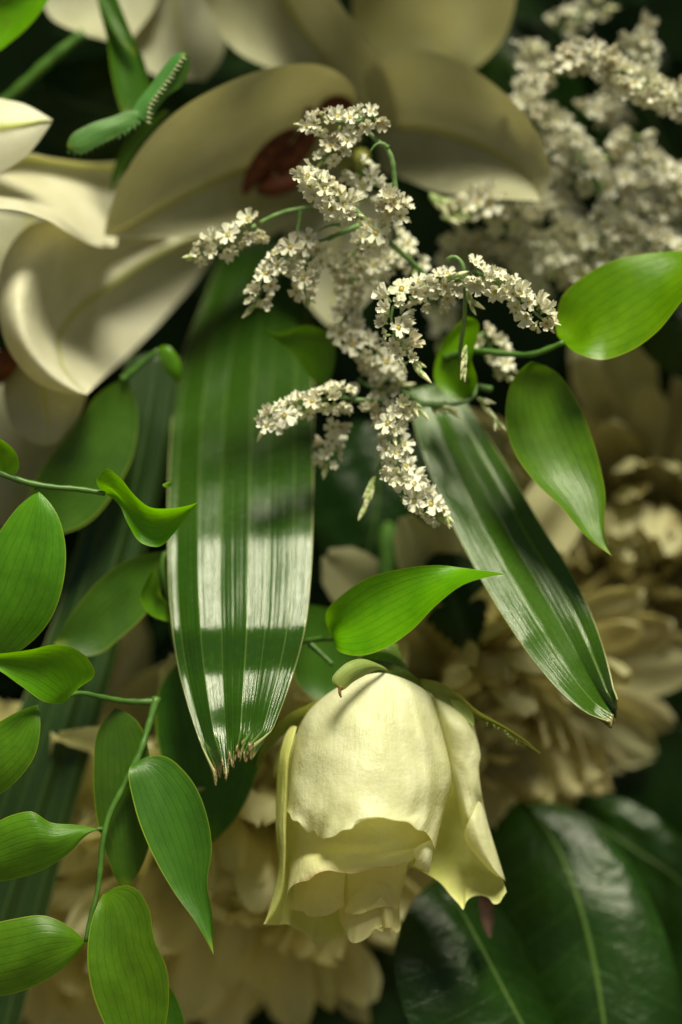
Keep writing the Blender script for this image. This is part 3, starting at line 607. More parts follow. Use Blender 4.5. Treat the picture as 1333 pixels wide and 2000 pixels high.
t = sprig((250, 735, 300), 'shaded ruscus sprig with a broad dark leaf under the curling lily tip')
tube('stem', [(240, 742, 300), (275, 712, 295), (310, 684, 290)], 6, 5, M['stem'], t)
leaf('leaf', [(246, 738, 300), (195, 768, 290), (150, 828, 285), (100, 890, 285), (62, 955, 290), (50, 1040, 300)], [(248, 738, 300), (268, 800, 310), (264, 872, 300), (228, 955, 285), (170, 1022, 280), (52, 1042, 300)], M['ruscus_dark'], t, 12, 5, 41)
leaf('leaf', [(308, 682, 290), (318, 715, 280), (340, 742, 280), (352, 748, 285)], [(310, 680, 290), (330, 676, 270), (350, 700, 270), (354, 746, 285)], M['ruscus'], t, -8, 2, 42)
t = sprig((330, 1080, 200), 'dark ruscus sprig beside and behind the middle palm leaf')
tube('stem', [(420, 1040, 260), (370, 1070, 230), (325, 1080, 200), (330, 1180, 200), (350, 1290, 210)], 5, 4, M['stem'], t)
leaf('leaf', [(325, 1078, 200), (250, 1094, 190), (190, 1138, 180), (140, 1200, 175), (106, 1256, 170)], [(327, 1082, 200), (320, 1140, 210), (288, 1195, 200), (238, 1243, 190), (190, 1278, 180), (106, 1258, 170)], M['ruscus_dark'], t, 10, 4, 43)
leaf('leaf', [(350, 1215, 150), (320, 1212, 120), (290, 1197, 95), (275, 1172, 85), (286, 1135, 80), (303, 1109, 85)], [(350, 1190, 150), (335, 1185, 130), (318, 1165, 110), (312, 1148, 95), (307, 1128, 88), (304, 1109, 85)], M['ruscus'], t, 10, 2, 44)
leaf('leaf', [(360, 1285, 220), (310, 1350, 210), (305, 1430, 200), (328, 1520, 190), (370, 1600, 180), (414, 1646, 170)], [(380, 1285, 220), (470, 1340, 210), (520, 1420, 200), (500, 1520, 190), (460, 1600, 180), (416, 1646, 170)], M['ruscus_dark'], t, 12, 4, 45)

t = sprig((930, 686, 140), 'ruscus sprig on the right with one glowing leaf and one drooping leaf')
tube('stem', [(870, 700, 200), (930, 686, 150), (1000, 692, 120), (1040, 692, 100), (1075, 680, 90), (1102, 668, 80)], 6.5, 4.5, M['stem'], t)
leaf('leaf', [(1102, 666, 80), (1087, 625, 160), (1098, 580, 150), (1140, 540, 140), (1200, 508, 130), (1270, 494, 125), (1350, 489, 130), (1450, 480, 60)],
     [(1103, 668, 80), (1130, 691, 40), (1172, 703, 40), (1220, 691, 30), (1280, 652, 20), (1333, 588, 10), (1380, 530, 10), (1450, 482, 60)], M['ruscus_yellow'], t, 12, 4, 51, 60, 20)
leaf('leaf', [(1038, 706, 100), (1004, 738, 110), (988, 800, 110), (1000, 872, 90), (1040, 935, 70), (1098, 992, 40), (1150, 1052, 20), (1196, 1086, 10)],
     [(1040, 706, 100), (1088, 728, 120), (1130, 788, 120), (1156, 852, 105), (1173, 912, 85), (1183, 970, 60), (1180, 1020, 40), (1184, 1056, 22), (1196, 1086, 10)], M['ruscus'], t, 22, 4, 52, 60, 20)
leaf('leaf', [(908, 622, 180), (880, 650, 190), (852, 700, 200), (850, 745, 200), (880, 775, 190), (905, 780, 180)],
     [(910, 620, 180), (935, 630, 150), (930, 670, 130), (922, 700, 120), (932, 740, 130), (907, 780, 180)], M['ruscus_yellow'], t, 30, 3, 53)
t = sprig((600, 1252, 140), 'ruscus sprig with a large glossy yellow green leaf just above the rose')
tube('stem', [(560, 1262, 180), (600, 1252, 140), (630, 1248, 110), (658, 1249, 70)], 5, 4.5, M['stem'], t)
tube('stem', [(606, 1258, 150), (625, 1275, 140), (650, 1298, 130)], 5, 4, M['stem'], t)
leaf('leaf', [(656, 1250, 70), (640, 1225, 100), (638, 1195, 70), (665, 1165, 35), (720, 1128, 5), (780, 1112, -10), (850, 1104, -20), (920, 1111, -25), (986, 1121, -80)],
     [(658, 1252, 70), (668, 1275, 15), (700, 1281, -5), (745, 1270, -25), (800, 1235, -45), (855, 1180, -75), (910, 1140, -105), (950, 1128, -120), (986, 1122, -80)], M['ruscus_yellow'], t, 22, 4, 61, 60, 22)
leaf('leaf', [(600, 1180, 230), (575, 1250, 220), (580, 1330, 210), (640, 1380, 200)], [(605, 1180, 230), (690, 1220, 230), (700, 1310, 220), (642, 1382, 200)], M['ruscus_dark'], t, 10, 3, 62)
o = leaf('ruscus_leaf', [(513, 641, 210), (545, 668, 210), (580, 700, 220), (605, 735, 240), (636, 760, 260)], [(514, 640, 210), (545, 652, 200), (590, 636, 210), (640, 650, 240), (640, 760, 262)], M['ruscus'], None, 16, 3, 63)
tag(o, 'single green ruscus leaf with its tip lying over the top of the middle palm leaf', 'ruscus leaf')

# ------------------------------------------------------------------ white statice
def floret_meshes():
    out = []
    for sd_ in range(8):
        r = random.Random(100+sd_); na = 30; V = []; F = []; mi = []; uv = []
        opn = (.95, .85, .7, .45, 1.05, .75, .3, .9)[sd_]
        ring0 = 0
        for z, rad in ((0, 1.4), (5, 2.6), (11, 3.6)):
            for k in range(6): V.append((rad*math.cos(k*math.pi/3), rad*math.sin(k*math.pi/3), z)); uv.append((z/11, k/6))
        for i in range(2):
            for k in range(6): F.append((i*6+k, i*6+(k+1) % 6, (i+1)*6+(k+1) % 6, (i+1)*6+k)); mi.append(1)
        b = len(V); ph = r.uniform(0, 6); lob = [r.uniform(.85, 1.12) for _ in range(5)]; lt = [r.uniform(-.25, .25) for _ in range(5)]
        for q in (.17, .42, .72, 1.0):
            for k in range(na):
                th = 2*math.pi*k/na; x = (th/(2*math.pi)*5) % 1; li = int(th/(2*math.pi)*5) % 5
                lobe = math.sin(math.pi*x)**.55; notch = 1-.26*math.exp(-((x-.5)/.13)**2)
                rr = 18.5*(1-q*(1-(.36+.64*lobe*notch)))*q*(lob[li] if q > .5 else 1)
                zz = 11+q*q*(20*(1-opn))+q*3.0*math.sin(th*5+ph)*.5+lt[li]*11*q*q+(2.4*math.sin(th*15+ph) if q == 1 else 0)+(1.5*math.sin(th*10+ph*2) if q > .6 else 0)-2.5*(1-q)
                V.append((rr*math.cos(th)*(.6+.4*opn), rr*math.sin(th)*(.6+.4*opn), zz)); uv.append((q*.9, x))
        for i in range(3):
            for k in range(na): F.append((b+i*na+k, b+i*na+(k+1) % na, b+(i+1)*na+(k+1) % na, b+(i+1)*na+k)); mi.append(0)
        c = len(V)
        for k in range(8): V.append((2.7*math.cos(k*math.pi/4), 2.7*math.sin(k*math.pi/4), 9.6)); uv.append((.5, .5))
        V.append((0, 0, 11.6)); uv.append((.5, .5))
        for k in range(8): F.append((c+k, c+(k+1) % 8, c+8)); mi.append(2)
        me = bpy.data.meshes.new('floret'); me.from_pydata([tuple(q*S for q in v) for v in V], [], F)
        for m in (M['statice'], M['calyx'], M['eye']): me.materials.append(m)
        me.polygons.foreach_set('material_index', mi); me.polygons.foreach_set('use_smooth', [True]*len(F))
        ul = me.uv_layers.new(name='UVMap')
        for lp_ in me.loops: ul.data[lp_.index].uv = uv[lp_.vertex_index]
        out.append(me)
    bud = []
    for sd_ in range(2):
        V = []; F = []; mi = []
        prof = ((0, 1.2), (4, 3.6), (10, 4.4), (15, 3.6), (20, 2.4), (25, .6))
        for z, rad in prof:
            for k in range(7): V.append(((rad*math.cos(k*.8976))*S, (rad*math.sin(k*.8976))*S, z*S*(1+.15*sd_)))
        for i in range(5):
            for k in range(7): F.append((i*7+k, i*7+(k+1) % 7, (i+1)*7+(k+1) % 7, (i+1)*7+k)); mi.append(0 if i < 3-sd_ else 1)
        me = bpy.data.meshes.new('bud'); me.from_pydata(V, [], F); me.materials.append(M['calyx']); me.materials.append(M['budtip'])
        me.polygons.foreach_set('material_index', mi); me.polygons.foreach_set('use_smooth', [True]*len(F)); bud.append(me)
    return out, bud
FLO, BUD = floret_meshes()
def put(me, t, loc, zdir, size, r, name):
    z = zdir.normalized(); x = z.cross(Vector((r.uniform(-1, 1), r.uniform(-1, 1), r.uniform(-1, 1)))).normalized(); y = z.cross(x)
    o = bpy.data.objects.new(name, me); col.objects.link(o); o.parent = t
    m = Matrix((x, y, z)).transposed().to_4x4() @ Matrix.Diagonal((size, size, size, 1)); m.translation = loc-t.location; o.matrix_local = m
TO_CAM = Vector((0, -1, 0))
def spike(t, pts, n=None, size=1.0, seed=0, thick=11, stem=True, buds=2, up=.35, cam=.55):
    r = random.Random(seed*7+1); c = crs(pts, 60); arc = np.linalg.norm(np.diff(c, axis=0), axis=1).sum()
    n = int((n or arc/7.2)*1.0)
    if stem: tube('rachis', pts, 4.0, 2.4, M['stem_grey'], t, 14, 6)
    W = PA(c); tg = np.gradient(W, axis=0)
    for i in range(n):
        u = (i+r.uniform(-.3, .3))/max(1, n-1); u = min(1, max(0, u)); k = int(u*59)
        tan = Vector(tg[k]).normalized(); ph = i*2.4+r.uniform(-.6, .6)
        a = tan.cross(Vector((.1, 1, .2))).normalized(); b = tan.cross(a)
        rad = a*math.cos(ph)+b*math.sin(ph)
        out = (rad*1.05+TO_CAM*(cam*.8+r.uniform(-.4, .3))+LDIR*.5+tan*.25+Vector((r.uniform(-.3, .3), 0, r.uniform(-.3, .3)))).normalized()
        put(r.choice(FLO), t, Vector(W[k])+rad*thick*.75*S, out, size*1.24*r.uniform(.7, 1.2)*(1 if u < .9 else .8), r, 'floret')
    tan = Vector(tg[-1]).normalized()
    for i in range(buds):
        put(r.choice(BUD), t, Vector(W[-1])-tan*6*S*i, (tan+Vector((r.uniform(-.5, .5), r.uniform(-.5, .3), r.uniform(-.4, .4)))).normalized(), size*r.uniform(.9, 1.15), r, 'bud')
def buds(t, pts, n, seed, size=1.0, spread=.6):
    r = random.Random(seed); c = PA(crs(pts, 30)); tg = np.gradient(c, axis=0)
    for i in range(n):
        k = int(29*(i+.5)/n); tan = Vector(tg[k]).normalized()
        put(BUD[i % 2], t, Vector(c[k]), (tan+Vector((r.uniform(-1, 1), r.uniform(-.8, .3), r.uniform(-1, 1)))*spread).normalized(), size*r.uniform(.85, 1.15), r, 'bud')
SG = 'sprigs of tiny white statice flowers'
def stat(base, label): return thing('statice_sprig', P(*base), label, 'statice sprig', SG)
def st(t, pts, r0=5, r1=4): return tube('stem', pts, r0, r1, M['stem_grey'], t, None, 7)
# F1: the sharp upper sprig
t = stat((835, 545, 150), 'sharp statice sprig in the upper middle in front of the lily throat')
st(t, [(850, 560, 160), (808, 515, 130), (778, 488, 105), (742, 460, 85), (712, 428, 80), (690, 402, 85)])
st(t, [(702, 440, 82), (660, 458, 80), (622, 474, 85)])
st(t, [(772, 390, 60), (770, 340, 55), (764, 305, 52), (755, 288, 52), (735, 272, 55), (715, 252, 60)])
tube('bract', [(757, 288, 52), (742, 280, 45), (724, 296, 42)], 5, 1.5, M['stem_grey'], t)
st(t, [(735, 455, 85), (755, 425, 70), (770, 392, 60)])
st(t, [(690, 402, 85), (650, 395, 90), (605, 405, 95), (550, 416, 95), (508, 436, 95)])
st(t, [(588, 412, 95), (584, 440, 98), (580, 460, 98)], 4, 3)
tube('bract', [(665, 438, 70), (640, 442, 66), (622, 452, 64)], 4, 1, M['stem_grey'], t)
spike(t, [(728, 226, 60), (690, 238, 45), (650, 238, 40), (600, 245, 45)], 17, seed=1)
spike(t, [(690, 258, 60), (655, 290, 50), (625, 318, 55)], 11, seed=2, size=.95)
spike(t, [(592, 342, 30), (620, 362, 20), (655, 392, 15), (690, 420, 20)], 26, seed=3, size=1.05)
spike(t, [(700, 330, 110), (716, 355, 110), (705, 385, 110)], 9, seed=4)
spike(t, [(752, 392, 55), (768, 400, 45), (782, 418, 50)], 12, seed=5)
spike(t, [(735, 440, 70), (720, 470, 70), (700, 488, 80)], 13, seed=6, size=1.05)
spike(t, [(500, 440, 95), (455, 466, 90), (420, 486, 90), (384, 500, 90)], 15, seed=7, size=1.05)
put(FLO[0], t, P(508, 458, 92), Vector((.2, -.4, -.9)), 1.15, random.Random(3), 'floret')
spike(t, [(612, 470, 80), (575, 488, 75), (545, 515, 75), (515, 560, 90), (496, 600, 110)], 24, seed=8, size=1.05)
spike(t, [(612, 500, 85), (595, 535, 85), (600, 580, 95)], 12, seed=9)
spike(t, [(640, 520, 190), (690, 512, 180), (740, 520, 180), (770, 500, 180)], 18, seed=10)
spike(t, [(690, 540, 190), (685, 580, 190), (672, 622, 190)], 11, seed=11)
spike(t, [(770, 470, 220), (800, 500, 220), (810, 530, 220)], 10, seed=12)
# F2: right hand sharp sprig
t = stat((905, 760, 150), 'sharp statice sprig right of centre with two arms spreading like an arch')
st(t, [(960, 760, 190), (925, 750, 170), (900, 690, 80), (908, 620, 40), (908, 560, 20), (900, 510, 20), (892, 502, 22), (872, 508, 25)], 4.5, 3.5)
st(t, [(905, 545, 20), (880, 548, 25), (850, 555, 30)], 4, 3)
st(t, [(905, 545, 20), (925, 535, 20)], 4, 3)
spike(t, [(925, 528, 10), (960, 545, 0), (1000, 572, -5), (1040, 606, 0), (1068, 630, 5)], 28, seed=21, size=1.08)
spike(t, [(882, 545, 40), (840, 556, 25), (795, 572, 15), (768, 600, 10), (768, 645, 10), (786, 680, 15), (806, 704, 20)], 34, seed=22, size=1.08)
spike(t, [(890, 555, 60), (860, 580, 60), (820, 590, 60)], 10, seed=23)
buds(t, [(870, 545, 15), (905, 545, 10), (912, 570, 10), (920, 600, 10)], 9, 31, 1.15)
buds(t, [(912, 672, 20), (908, 700, 22), (905, 725, 25)], 8, 32, 1.0, .35)
buds(t, [(800, 700, 15), (812, 715, 15), (818, 725, 15)], 4, 33, 1.2, .3)
# F3: soft middle sprig
t = stat((780, 760, 190), 'softer statice sprig in the centre behind the arching one')
st(t, [(830, 790, 210), (780, 760, 190), (740, 720, 185), (700, 680, 180), (672, 650, 180)])
spike(t, [(672, 645, 175), (700, 672, 165), (735, 700, 165), (770, 735, 175)], 22, seed=41, size=1.08)
spike(t, [(700, 740, 200), (740, 760, 200), (785, 755, 200)], 9, seed=42)
spike(t, [(940, 650, 230), (965, 690, 235), (990, 730, 235)], 11, seed=43)
# F4: lower sprig
t = stat((780, 785, 120), 'lower statice sprig with one arm over the palm leaf and one hanging above the rose')
st(t, [(870, 790, 150), (800, 788, 120), (740, 783, 110), (690, 781, 105)])
st(t, [(860, 790, 150), (930, 760, 160), (925, 740, 165)], 4, 3)
st(t, [(775, 850, 80), (752, 890, 85), (735, 935, 85)], 4, 4)
spike(t, [(690, 778, 100), (640, 778, 85), (590, 795, 75), (550, 815, 70), (515, 838, 70)], 26, seed=51, size=1.05)
spike(t, [(655, 830, 150), (645, 870, 150), (640, 910, 150)], 9, seed=52, size=1.0)
spike(t, [(795, 795, 60), (775, 820, 50), (768, 850, 45)], 13, seed=53, size=1.05)
spike(t, [(772, 870, 45), (775, 905, 40), (792, 945, 30), (825, 980, 25), (860, 1012, 25)], 30, seed=54, size=1.05)
spike(t, [(745, 795, 115), (735, 815, 115)], 6, seed=55, size=.95)
buds(t, [(800, 785, 60), (815, 795, 50), (822, 800, 50)], 4, 56, 1.1)
buds(t, [(840, 790, 150), (865, 795, 150), (880, 800, 150)], 8, 57, 1.1)
buds(t, [(930, 775, 120), (950, 795, 115), (972, 825, 110)], 11, 58, 1.15)
buds(t, [(736, 928, 80), (725, 955, 80), (714, 995, 80)], 13, 59, 1.1, .3)
buds(t, [(862, 995, 20), (874, 1012, 20)], 3, 60, 1.1, .3)
# background statice
t = stat((1330, 260, 420), 'blurred statice sprig in the upper right corner with one sunlit spike')
st(t, [(1420, 330, 460), (1340, 240, 380), (1240, 180, 330)], 6, 5)
spike(t, [(1100, 150, 260), (1125, 105, 250), (1160, 110, 240), (1190, 140, 240)], 26, seed=71, size=1.25)
spike(t, [(1180, 145, 245), (1230, 160, 245), (1290, 185, 250), (1345, 210, 260)], 34, seed=72, size=1.25)
spike(t, [(1240, 70, 400), (1255, 100, 400), (1245, 140, 400)], 14, seed=73, size=1.25)
spike(t, [(1150, 230, 480), (1190, 215, 480), (1220, 250, 480)], 16, seed=74, size=1.2)
t = stat((1010, 260, 460), 'blurred statice sprig beside the right lily petal')
st(t, [(1080, 420, 500), (1050, 300, 470), (1040, 200, 440)], 6, 5)
spike(t, [(1015, 110, 430), (1045, 120, 430), (1070, 145, 430)], 14, seed=75, size=1.2)
spike(t, [(1050, 155, 400), (1035, 185, 390), (1020, 225, 390)], 20, seed=76, size=1.2)
spike(t, [(1085, 220, 460), (1070, 260, 460), (1080, 300, 460)], 18, seed=77, size=1.2)
spike(t, [(1090, 60, 560), (1130, 30, 560), (1180, 20, 560)], 10, seed=78, size=1.1)
t = stat((1250, 480, 480), 'dense blurred statice cluster above the glowing ruscus leaf')
st(t, [(1320, 600, 520), (1250, 480, 450), (1180, 380, 400), (1130, 300, 380)], 6, 5)
r_ = random.Random(9)
for i, p in enumerate(([(1105, 272, 420), (1140, 300, 410), (1165, 340, 410), (1175, 385, 420)], [(1235, 262, 430), (1215, 290, 430), (1190, 310, 435)],
          [(1260, 310, 420), (1290, 330, 410), (1310, 370, 410), (1335, 400, 420)], [(1200, 340, 440), (1230, 370, 430), (1270, 400, 430), (1300, 430, 440)],
          [(1080, 340, 470), (1090, 390, 460), (1120, 430, 460)], [(1200, 400, 400), (1180, 440, 400), (1150, 470, 400)],
          [(1080, 450, 420), (1130, 480, 420), (1190, 500, 430)], [(1210, 450, 430), (1260, 470, 430), (1320, 440, 430)],
          [(1100, 510, 460), (1160, 530, 460), (1230, 540, 460)], [(1180, 490, 420), (1240, 520, 420), (1310, 530, 420)], [(1080, 490, 420), (1130, 525, 420), (1180, 560, 420)], [(1240, 460, 410), (1300, 485, 410), (1345, 520, 420)], [(1000, 500, 480), (1040, 540, 480), (1060, 580, 480)], [(1110, 440, 420), (1180, 455, 420), (1240, 440, 420)], [(1210, 545, 430), (1270, 560, 430), (1330, 575, 430)], [(1290, 330, 420), (1330, 370, 420), (1370, 420, 420)], [(1010, 430, 430), (1050, 420, 420), (1080, 405, 410)])):
    spike(t, p, None, 1.25, 80+i)
t = stat((960, 520, 480), 'dim blurred statice sprig under the right lily petal')
st(t, [(850, 560, 520), (930, 480, 460), (1000, 440, 440)], 6, 5)
for i, p in enumerate(([(985, 400, 320), (930, 402, 320), (885, 405, 330)], [(880, 460, 460), (920, 480, 460), (970, 490, 460)], [(860, 500, 500), (900, 520, 500), (960, 530, 500)],
          [(980, 470, 440), (1030, 490, 440), (1070, 520, 440)], [(960, 440, 420), (1010, 450, 420), (1050, 470, 420)], [(840, 600, 520), (870, 620, 520), (860, 660, 520)])):
    spike(t, p, None, 1.15, 95+i)
buds(t, [(838, 375, 300), (870, 395, 300), (905, 410, 310)], 12, 97, 1.5)
buds(t, [(860, 425, 300), (900, 420, 300), (940, 410, 310)], 9, 98, 1.4)

# ------------------------------------------------------------------ the rose
ro = thing('rose', P(745, 1312, 60), 'pale yellow rose hanging head down with its outer petals loosening', 'rose')
def rp(curves, mat='rose', seed=0, wave=3, nu=48, nv=60, jag=0, jn=9, ruff=2.5, ruffn=38, creases=()):
    wb = wob(seed, 7, (2, 9)); wj = wob(seed+50, 6, (0.1, 2*jn))
    def f(U, V):
        j = jag*np.clip((V-.86)/.14, 0, 1)**2*wj(0*U+.3, U*1.0) if jag else 0
        ruf = ruff*np.clip((V-.55)/.45, 0, 1)**2*np.sin(U*ruffn+1.5*np.sin(U*17+seed))*np.clip(4*U*(1-U), 0, 1)
        cr = 0*U
        for (u0, wd_, am) in creases: cr = cr+am*np.exp(-((U-u0-.05*(V-.5)-.012*np.sin(V*9))/wd_)**2)*np.clip(V*3, 0, 1)
        return (0*U, j, wave*wb(U, V)+ruf+cr)
    return patch('petal', curves, M[mat], ro, nu, nv, f, swap=True)
def arcrow(xl, xr, y, dl, df, sag=0, n=9, pw=.5):          # a row bulging to the camera
    out = []
    for i in range(n):
        s = i/(n-1)*2-1; k = (1-abs(s)**2.2)**pw
        out.append((xl+(xr-xl)*(s+1)/2, y+sag*k, dl+(df-dl)*k))
    return out
# back left outer petal
rp([[(640, 1370, 130), (600, 1420, 120), (566, 1440, 105), (548, 1465, 60)], [(650, 1480, 150), (610, 1500, 140), (570, 1510, 110), (541, 1520, 60)], [(660, 1600, 160), (610, 1610, 140), (570, 1610, 110), (539, 1610, 60)],
    [(670, 1700, 160), (620, 1700, 140), (572, 1695, 110), (544, 1690, 60)], [(672, 1760, 150), (615, 1765, 120), (565, 1760, 90), (534, 1748, 50)],
    [(674, 1829, 100), (655, 1834, 95), (636, 1840, 90), (612, 1842, 85), (600, 1828, 80), (580, 1816, 75), (563, 1806, 70), (540, 1807, 55), (517, 1803, 30)]], 'rose_out', 1, 4)
# rolled rim of that petal
rp([[(572, 1418, 95), (556, 1440, 40), (548, 1470, 20), (543, 1540, 15), (541, 1610, 15), (546, 1690, 20), (536, 1745, 25), (517, 1802, 28)],
    [(580, 1420, 60), (570, 1450, 5), (562, 1480, -10), (558, 1550, -8), (556, 1610, -6), (556, 1690, 0), (548, 1748, 10), (520, 1806, 24)],
    [(575, 1428, 70), (570, 1460, 20), (565, 1490, 10), (562, 1555, 20), (560, 1610, 22), (559, 1690, 26), (556, 1752, 30), (542, 1806, 50)]], 'rose_out', 2, 3, 60, 16)
# right outer petal: shaded inner face
rp([[(800, 1420, 140), (840, 1430, 150), (890, 1440, 130), (925, 1470, 90)], [(800, 1520, 140), (850, 1530, 150), (900, 1530, 140), (938, 1560, 90)],
    [(790, 1620, 120), (850, 1620, 150), (910, 1625, 130), (962, 1640, 80)], [(790, 1670, 110), (850, 1680, 140), (920, 1690, 110), (978, 1700, 60)],
    [(795, 1688, 95), (830, 1705, 95), (858, 1722, 80), (882, 1750, 55), (898, 1768, 40), (905, 1777, 34), (911, 1762, 42), (922, 1752, 55), (940, 1749, 60), (956, 1755, 52), (966, 1766, 42), (974, 1765, 40), (983, 1752, 42), (990, 1742, 44)]], 'rose_out', 3, 4)
# its outer face rolled towards us, upper flap and lower flap
rp([[(846, 1362, 70), (868, 1372, 55), (892, 1386, 60), (915, 1405, 75), (926, 1420, 85)], [(858, 1405, 60), (880, 1410, 20), (905, 1420, 20), (925, 1432, 50), (933, 1443, 75)],
    [(871, 1460, 55), (890, 1464, 22), (912, 1468, 18), (930, 1472, 30), (939, 1476, 50)], [(878, 1495, 55), (895, 1498, 22), (915, 1500, 16), (930, 1501, 24), (936, 1502, 44)], [(886, 1530, 55), (900, 1535, 22), (918, 1540, 14), (932, 1543, 24), (941, 1548, 46)],
    [(900, 1592, 60), (908, 1598, 25), (916, 1590, 10), (926, 1578, 20), (936, 1572, 45), (948, 1585, 80)],
    [(910, 1628, 70), (914, 1614, 40), (918, 1600, 25), (928, 1590, 30), (938, 1586, 50), (952, 1600, 82)]], 'rose', 4, 3)
rp([[(938, 1560, 70), (930, 1575, 20), (922, 1592, 5), (912, 1612, 10), (908, 1630, 25), (912, 1645, 35)], [(948, 1590, 70), (940, 1605, 15), (930, 1622, 0), (922, 1640, 8), (918, 1655, 28), (924, 1662, 40)],
    [(962, 1640, 65), (955, 1652, 15), (946, 1662, 5), (940, 1672, 12), (940, 1680, 28), (944, 1686, 40)], [(978, 1690, 60), (974, 1698, 25), (968, 1702, 15), (964, 1704, 22), (964, 1706, 32), (966, 1708, 40)],
    [(988, 1722, 52), (987, 1720, 42), (986, 1718, 38), (985, 1716, 40), (985, 1715, 42), (986, 1714, 46)]], 'rose', 5, 2, 40, 40)
# innermost petals, seen through the mouth
rp([arcrow(650, 800, 1640, 80, 20), arcrow(655, 795, 1700, 80, 10), arcrow(660, 782, 1760, 80, -5), [(664, 1790, 60), (676, 1822, 10), (690, 1842, -8), (708, 1838, -12), (720, 1830, -14), (734, 1814, -14), (748, 1820, -10), (764, 1815, 0), (776, 1822, 12), (784, 1806, 30)]], 'rose_in', 6, 2)
rp([[(690, 1730, 20), (730, 1725, 0), (770, 1735, 20)], [(680, 1765, 5), (712, 1768, -18), (748, 1765, -16), (776, 1775, 5)],
    [(672, 1778, 0), (694, 1786, -22), (712, 1782, -28), (726, 1770, -28), (744, 1752, -24)]], 'rose_in', 7, 2, 24, 30)
rp([[(700, 1790, 30), (720, 1780, 10), (745, 1778, 10)], [(702, 1805, 20), (722, 1800, -2), (748, 1796, 0)], [(708, 1822, 10), (724, 1818, -10), (744, 1812, -12), (752, 1800, -4)]], 'rose_in', 8, 1, 16, 20)
rp([[(738, 1765, 20), (752, 1760, -6), (766, 1770, 0)], [(742, 1790, 10), (756, 1786, -18), (768, 1792, -4)], [(746, 1812, 6), (757, 1812, -20), (768, 1812, -6)]], 'rose_in', 9, 1, 16, 20)
# lower left petal, inner face beneath the lit roll
rp([[(576, 1660, 60), (620, 1650, 40), (680, 1650, 40)], [(574, 1710, 50), (620, 1705, 20), (676, 1700, 25)], [(573, 1750, 40), (620, 1752, 5), (672, 1750, 10)],
    [(565, 1772, 25), (578, 1778, 12), (592, 1780, 6), (600, 1788, 0), (625, 1790, -8), (645, 1786, -8), (662, 1776, -5), (675, 1770, 10)]], 'rose_in', 10, 2)
# second layer petal: lit on its lower left, shaded under the front petal's lip
rp([arcrow(572, 858, 1560, 90, -45), arcrow(572, 850, 1610, 85, -62), arcrow(571, 842, 1650, 75, -66),
    [(566, 1700, 40), (580, 1690, -30), (605, 1680, -78), (640, 1672, -92), (690, 1676, -82), (740, 1676, -72), (790, 1666, -50), (838, 1655, 20)],
    [(560, 1762, 10), (563, 1742, -30), (574, 1728, -62), (590, 1722, -86), (604, 1719, -98), (618, 1707, -108), (640, 1700, -112), (664, 1704, -104), (688, 1706, -92), (700, 1704, -84), (740, 1696, -76), (775, 1694, -66), (800, 1684, -48), (828, 1664, -10), (840, 1652, 18)]], 'rose_mid', 11, 3)
# small curled corner on the right
rp([[(845, 1640, -20), (825, 1648, -45), (806, 1660, -40)], [(846, 1660, -30), (830, 1664, -55), (808, 1670, -45)], [(842, 1690, -28), (828, 1685, -52), (812, 1682, -44)], [(838, 1706, -20), (826, 1700, -38), (812, 1694, -36), (802, 1696, -20)]], 'rose', 12, 1.5, 24, 24)
# the big front petal
lip = [(566, 1560, 60), (560, 1575, 10), (567, 1590, -20), (572, 1602, -40), (583, 1606, -56), (592, 1617, -66), (604, 1626, -78), (612, 1622, -86), (622, 1634, -94), (634, 1637, -122), (655, 1632, -140), (668, 1622, -152), (690, 1616, -158),
       (694, 1604, -160), (712, 1598, -163), (738, 1595, -166), (770, 1602, -160), (800, 1607, -146), (812, 1618, -130), (832, 1626, -90), (844, 1642, -62), (848, 1655, -35), (851, 1660, 5)]
rp([[(655, 1346, 50), (682, 1330, 20), (715, 1318, 0), (748, 1314, -8), (780, 1322, 0), (812, 1336, 20), (842, 1358, 50)],
    arcrow(598, 856, 1396, 75, -56, -10), arcrow(573, 876, 1460, 85, -92, -4), arcrow(565, 884, 1522, 85, -120, 0), arcrow(561, 868, 1578, 70, -142, 6), lip], 'rose', 13, 7, 120, 90, ruff=5, ruffn=58, creases=((.74, .03, -11), (.80, .05, 12), (.30, .08, 6), (.55, .02, -2.5), (.62, .02, 2.5), (.46, .1, -5)))
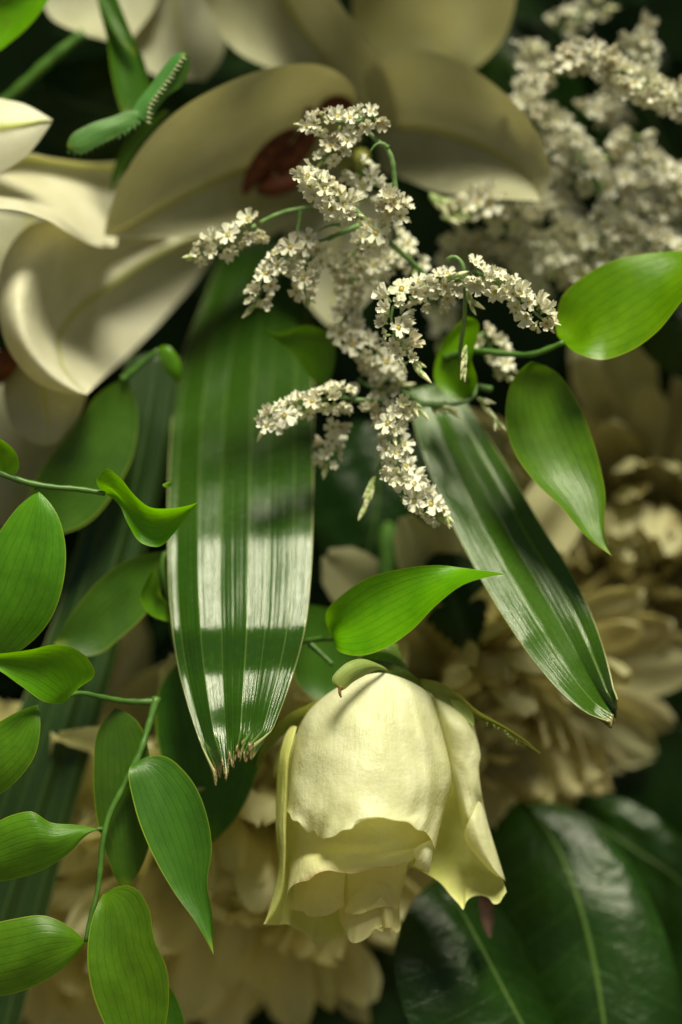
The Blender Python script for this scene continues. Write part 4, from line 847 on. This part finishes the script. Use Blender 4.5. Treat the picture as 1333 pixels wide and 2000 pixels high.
# sepals, calyx and stem
leaf('sepal', [(766, 1316, 20), (740, 1297, -25), (700, 1287, -60), (668, 1302, -85), (649, 1330, -95), (664, 1346, -92)], [(762, 1320, 15), (742, 1308, -20), (712, 1320, -50), (688, 1334, -72), (674, 1346, -86), (666, 1350, -92)], M['sepal'], ro, -16, 3, 71, 40, 16)
tube('sepal_tip', [(666, 1340, -93), (664, 1352, -94), (667, 1362, -92)], 4, 2, M['tip_brown'], ro, 8, 6)
leaf('sepal', [(800, 1327, 60), (850, 1330, 50), (890, 1350, 45), (930, 1385, 40), (985, 1418, 35), (1030, 1448, 30), (1056, 1471, 30)], [(800, 1330, 60), (838, 1352, 60), (880, 1385, 60), (930, 1404, 55), (975, 1420, 45), (1026, 1452, 32), (1056, 1472, 30)], M['sepal'], ro, 12, 2, 72, 40, 12)
leaf('sepal', [(880, 1365, 52), (905, 1372, 50), (924, 1395, 46), (927, 1417, 44)], [(880, 1368, 52), (895, 1392, 54), (912, 1408, 50), (927, 1418, 44)], M['sepal'], ro, 4, 1, 73, 16, 8)
rh = random.Random(4)
for i in range(9):
    x, y = crs([(955, 1412), (985, 1428), (1010, 1445), (1030, 1456)], 9)[i]
    tube('sepal_hair', [(x+rh.uniform(-5, 5), y-1, 38), (x+rh.uniform(-4, 4), y+rh.uniform(3, 6), 37), (x+rh.uniform(-3, 6), y+rh.uniform(6, 11), 36)], 1.5, .4, M['stem_pale'], ro, 4, 4)
leaf('sepal', [(660, 1345, 70), (610, 1372, 80), (560, 1398, 95), (520, 1440, 110), (500, 1500, 125)], [(662, 1350, 75), (625, 1385, 110), (580, 1412, 120), (540, 1450, 125), (502, 1502, 125)], M['sepal'], ro, 10, 2, 74, 30, 10)
leaf('sepal', [(560, 1440, 120), (540, 1480, 120), (535, 1518, 122)], [(565, 1440, 120), (550, 1485, 120), (536, 1520, 122)], M['sepal'], ro, 2, 1, 75, 12, 6)
tube('calyx', [(742, 1330, 70), (748, 1300, 90), (754, 1265, 120)], 60, 26, M['stem_pale'], ro, 12, 14)
tube('stem', [(752, 1280, 110), (756, 1180, 300), (758, 1060, 520), (762, 920, 680)], 19, 15, M['stem'], ro, 20, 12)
